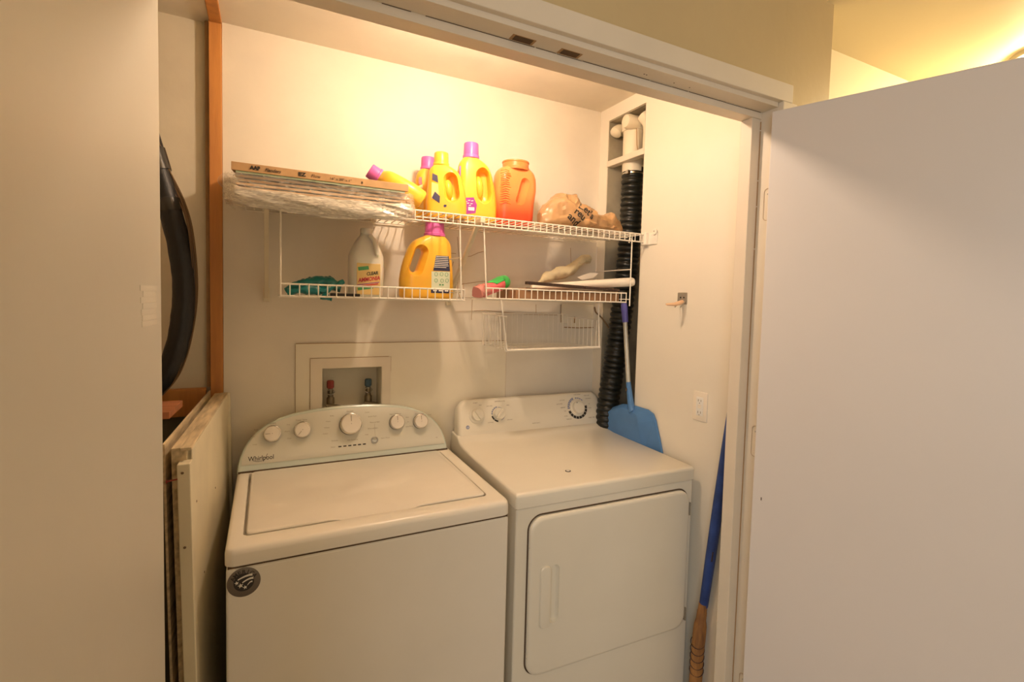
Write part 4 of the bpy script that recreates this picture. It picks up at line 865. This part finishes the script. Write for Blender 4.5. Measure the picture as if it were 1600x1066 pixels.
tag(obj('card_sheet', box(.93, 1.345, -.312, -.10, 1.5235, 1.5330, T=None), 'brownc', bevel=.001), 'thin brown card sheet between the card box and the white roll', 'card')
wr = thing('white_roll', 'white rolled tube lying on the lower right shelf with its end over the edge', 'roll', (1.2, -.27, 1.535))
a = Vector((.985, -.245, 1.5365)); b = Vector((1.436, -.285, 1.575))
bm = bmesh.new(); tube(bm, [a+(b-a)*t for t in (0, .02, .3, .6, .95, 1)], [.008, .012, .014, .0165, .0185, .0185], 24); obj('tube', bm, 'roll', wr, world=True, smooth=.7)
bm = bmesh.new(); tube(bm, [b+(b-a)*.001, b+(b-a)*.012], .0165, 24); obj('inner_end', bm, 'roll', wr, world=True, smooth=.6)
crumple('pale_rag', [(1.055, -.17, 1.556), (1.10, -.15, 1.576), (1.16, -.14, 1.600), (1.22, -.13, 1.612), (1.265, -.12, 1.640), (1.30, -.11, 1.668), (1.345, -.10, 1.672)], [.006, .014, .023, .024, .020, .018, .018], 'pale', .010, 'pale beige cloth strip rising behind the white roll on the lower right shelf', 'cloth', sc=26, seed=5)
bm = bmesh.new(); extrude_poly(bm, [(1.245, 1.590), (1.31, 1.612), (1.355, 1.612), (1.325, 1.590), (1.27, 1.578)], .003, T=Matrix(((1, 0, 0, 0), (0, 0, -1, -.16), (0, 1, 0, 0), (0, 0, 0, 1))))
tag(obj('folded_paper', bm, 'roll', bevel=.0005), 'small pale folded paper tip sticking up behind the white roll', 'paper')

# ------------------------------------------------------------------ dustpan, broom
dp = thing('dustpan', 'long-handled blue dustpan standing between dryer and right wall', 'dustpan', (1.44, -.3, .90))
bm = bmesh.new()                                                    # pan: y,z outline, x thickness
o1 = [(-.135, 1.000), (-.160, 1.018), (-.240, 1.052), (-.275, 1.058), (-.330, 1.062), (-.405, 1.062), (-.437, 1.052), (-.452, 1.030), (-.500, .905), (-.510, .86), (-.39, .80), (-.20, .80), (-.14, .90)]
o2 = [(-.150, .990), (-.170, 1.005), (-.240, 1.036), (-.275, 1.042), (-.330, 1.040), (-.355, 1.036), (-.368, 1.020), (-.372, 1.0), (-.402, .905), (-.405, .86), (-.36, .80), (-.20, .80), (-.15, .90)]
loft(bm, [[(1.4505, y, z) for y, z in o1], [(1.444, y, z) for y, z in o1], [(1.4240 if z > .935 else 1.436, y, z) for y, z in o2]])
obj('pan', bm, 'blue', dp, world=True, bevel=.003)
bm = bmesh.new(); tube(bm, [(1.436, -.288, 1.155), (1.437, -.300, 1.10), (1.436, -.312, 1.055), (1.434, -.325, 1.035)], [.0135, .016, .019, .020], 16, flat=.75); sk = obj('handle_socket', bm, 'blue', dp, world=True, smooth=.8)
bm = bmesh.new(); lathe(bm, [(.004, 0), (.004, .002)], 12, T=TR((1.4225, -.294, 1.125), (0, 1, 0), (0, 0, 1)) @ Matrix.Diagonal((1, 2, -1, 1))); obj('hanging_hole', bm, 'dirt', sk, world=True)
bm = bmesh.new(); tube(bm, [(1.432, -.255, 1.42), (1.436, -.289, 1.15)], .0095, 14); obj('pole', bm, 'pole', dp, world=True, smooth=.8)
bm = bmesh.new(); tube(bm, [(1.431, -.245, 1.486), (1.432, -.247, 1.470), (1.433, -.257, 1.405)], [.0125, .0145, .0125], 14); obj('grip', bm, 'purpleg', dp, world=True, smooth=.8, label='purple-blue grip')
br = thing('broom', 'blue-handled straw broom leaning in the gap right of the dryer', 'broom', (1.40, -.74, 0))
bm = bmesh.new(); A = Vector((1.434, -.826, 1.20)); B = Vector((1.4325, -.742, .445)); P_ = [A+(B-A)*t for t in (0, .03, .25, .5, .75, 1)]
tube(bm, P_, [.004, .0145, .0165, .0175, .0170, .0150], 18); obj('handle', bm, 'bluecloth', br, world=True, smooth=.8)
bm = bmesh.new(); tube(bm, [(1.4265, -.772, .66), (1.4245, -.778, .655), (1.4245, -.7745, .62)], .003, 8); obj('hanging_loop', bm, 'thread', br, world=True)
bm = bmesh.new(); P_ = smoothpath([(1.4325, -.742, .455), (1.431, -.738, .42), (1.428, -.735, .36), (1.425, -.732, .27), (1.423, -.73, .15), (1.42, -.72, .02)], 6)
tube(bm, P_, [.0165]*6+[.0185]*4+[.0215, .0235, .024, .0245, .0245, .0245]+[.024]*(len(P_)-16), 22, flat=.9)
sh = obj('straw_head', bm, 'straw', br, world=True, smooth=.8)
bm = bmesh.new()
for k, z in enumerate((.31, .285, .26, .235, .21)):
    L = [(1.4240+.0228*math.cos(t*PI/9), -.7315+.0236*math.sin(t*PI/9), z+.010*math.sin(t*PI/9+1)) for t in range(19)]; tube(bm, L, .0014, 5)
obj('binding_thread', bm, 'thread', sh, world=True)
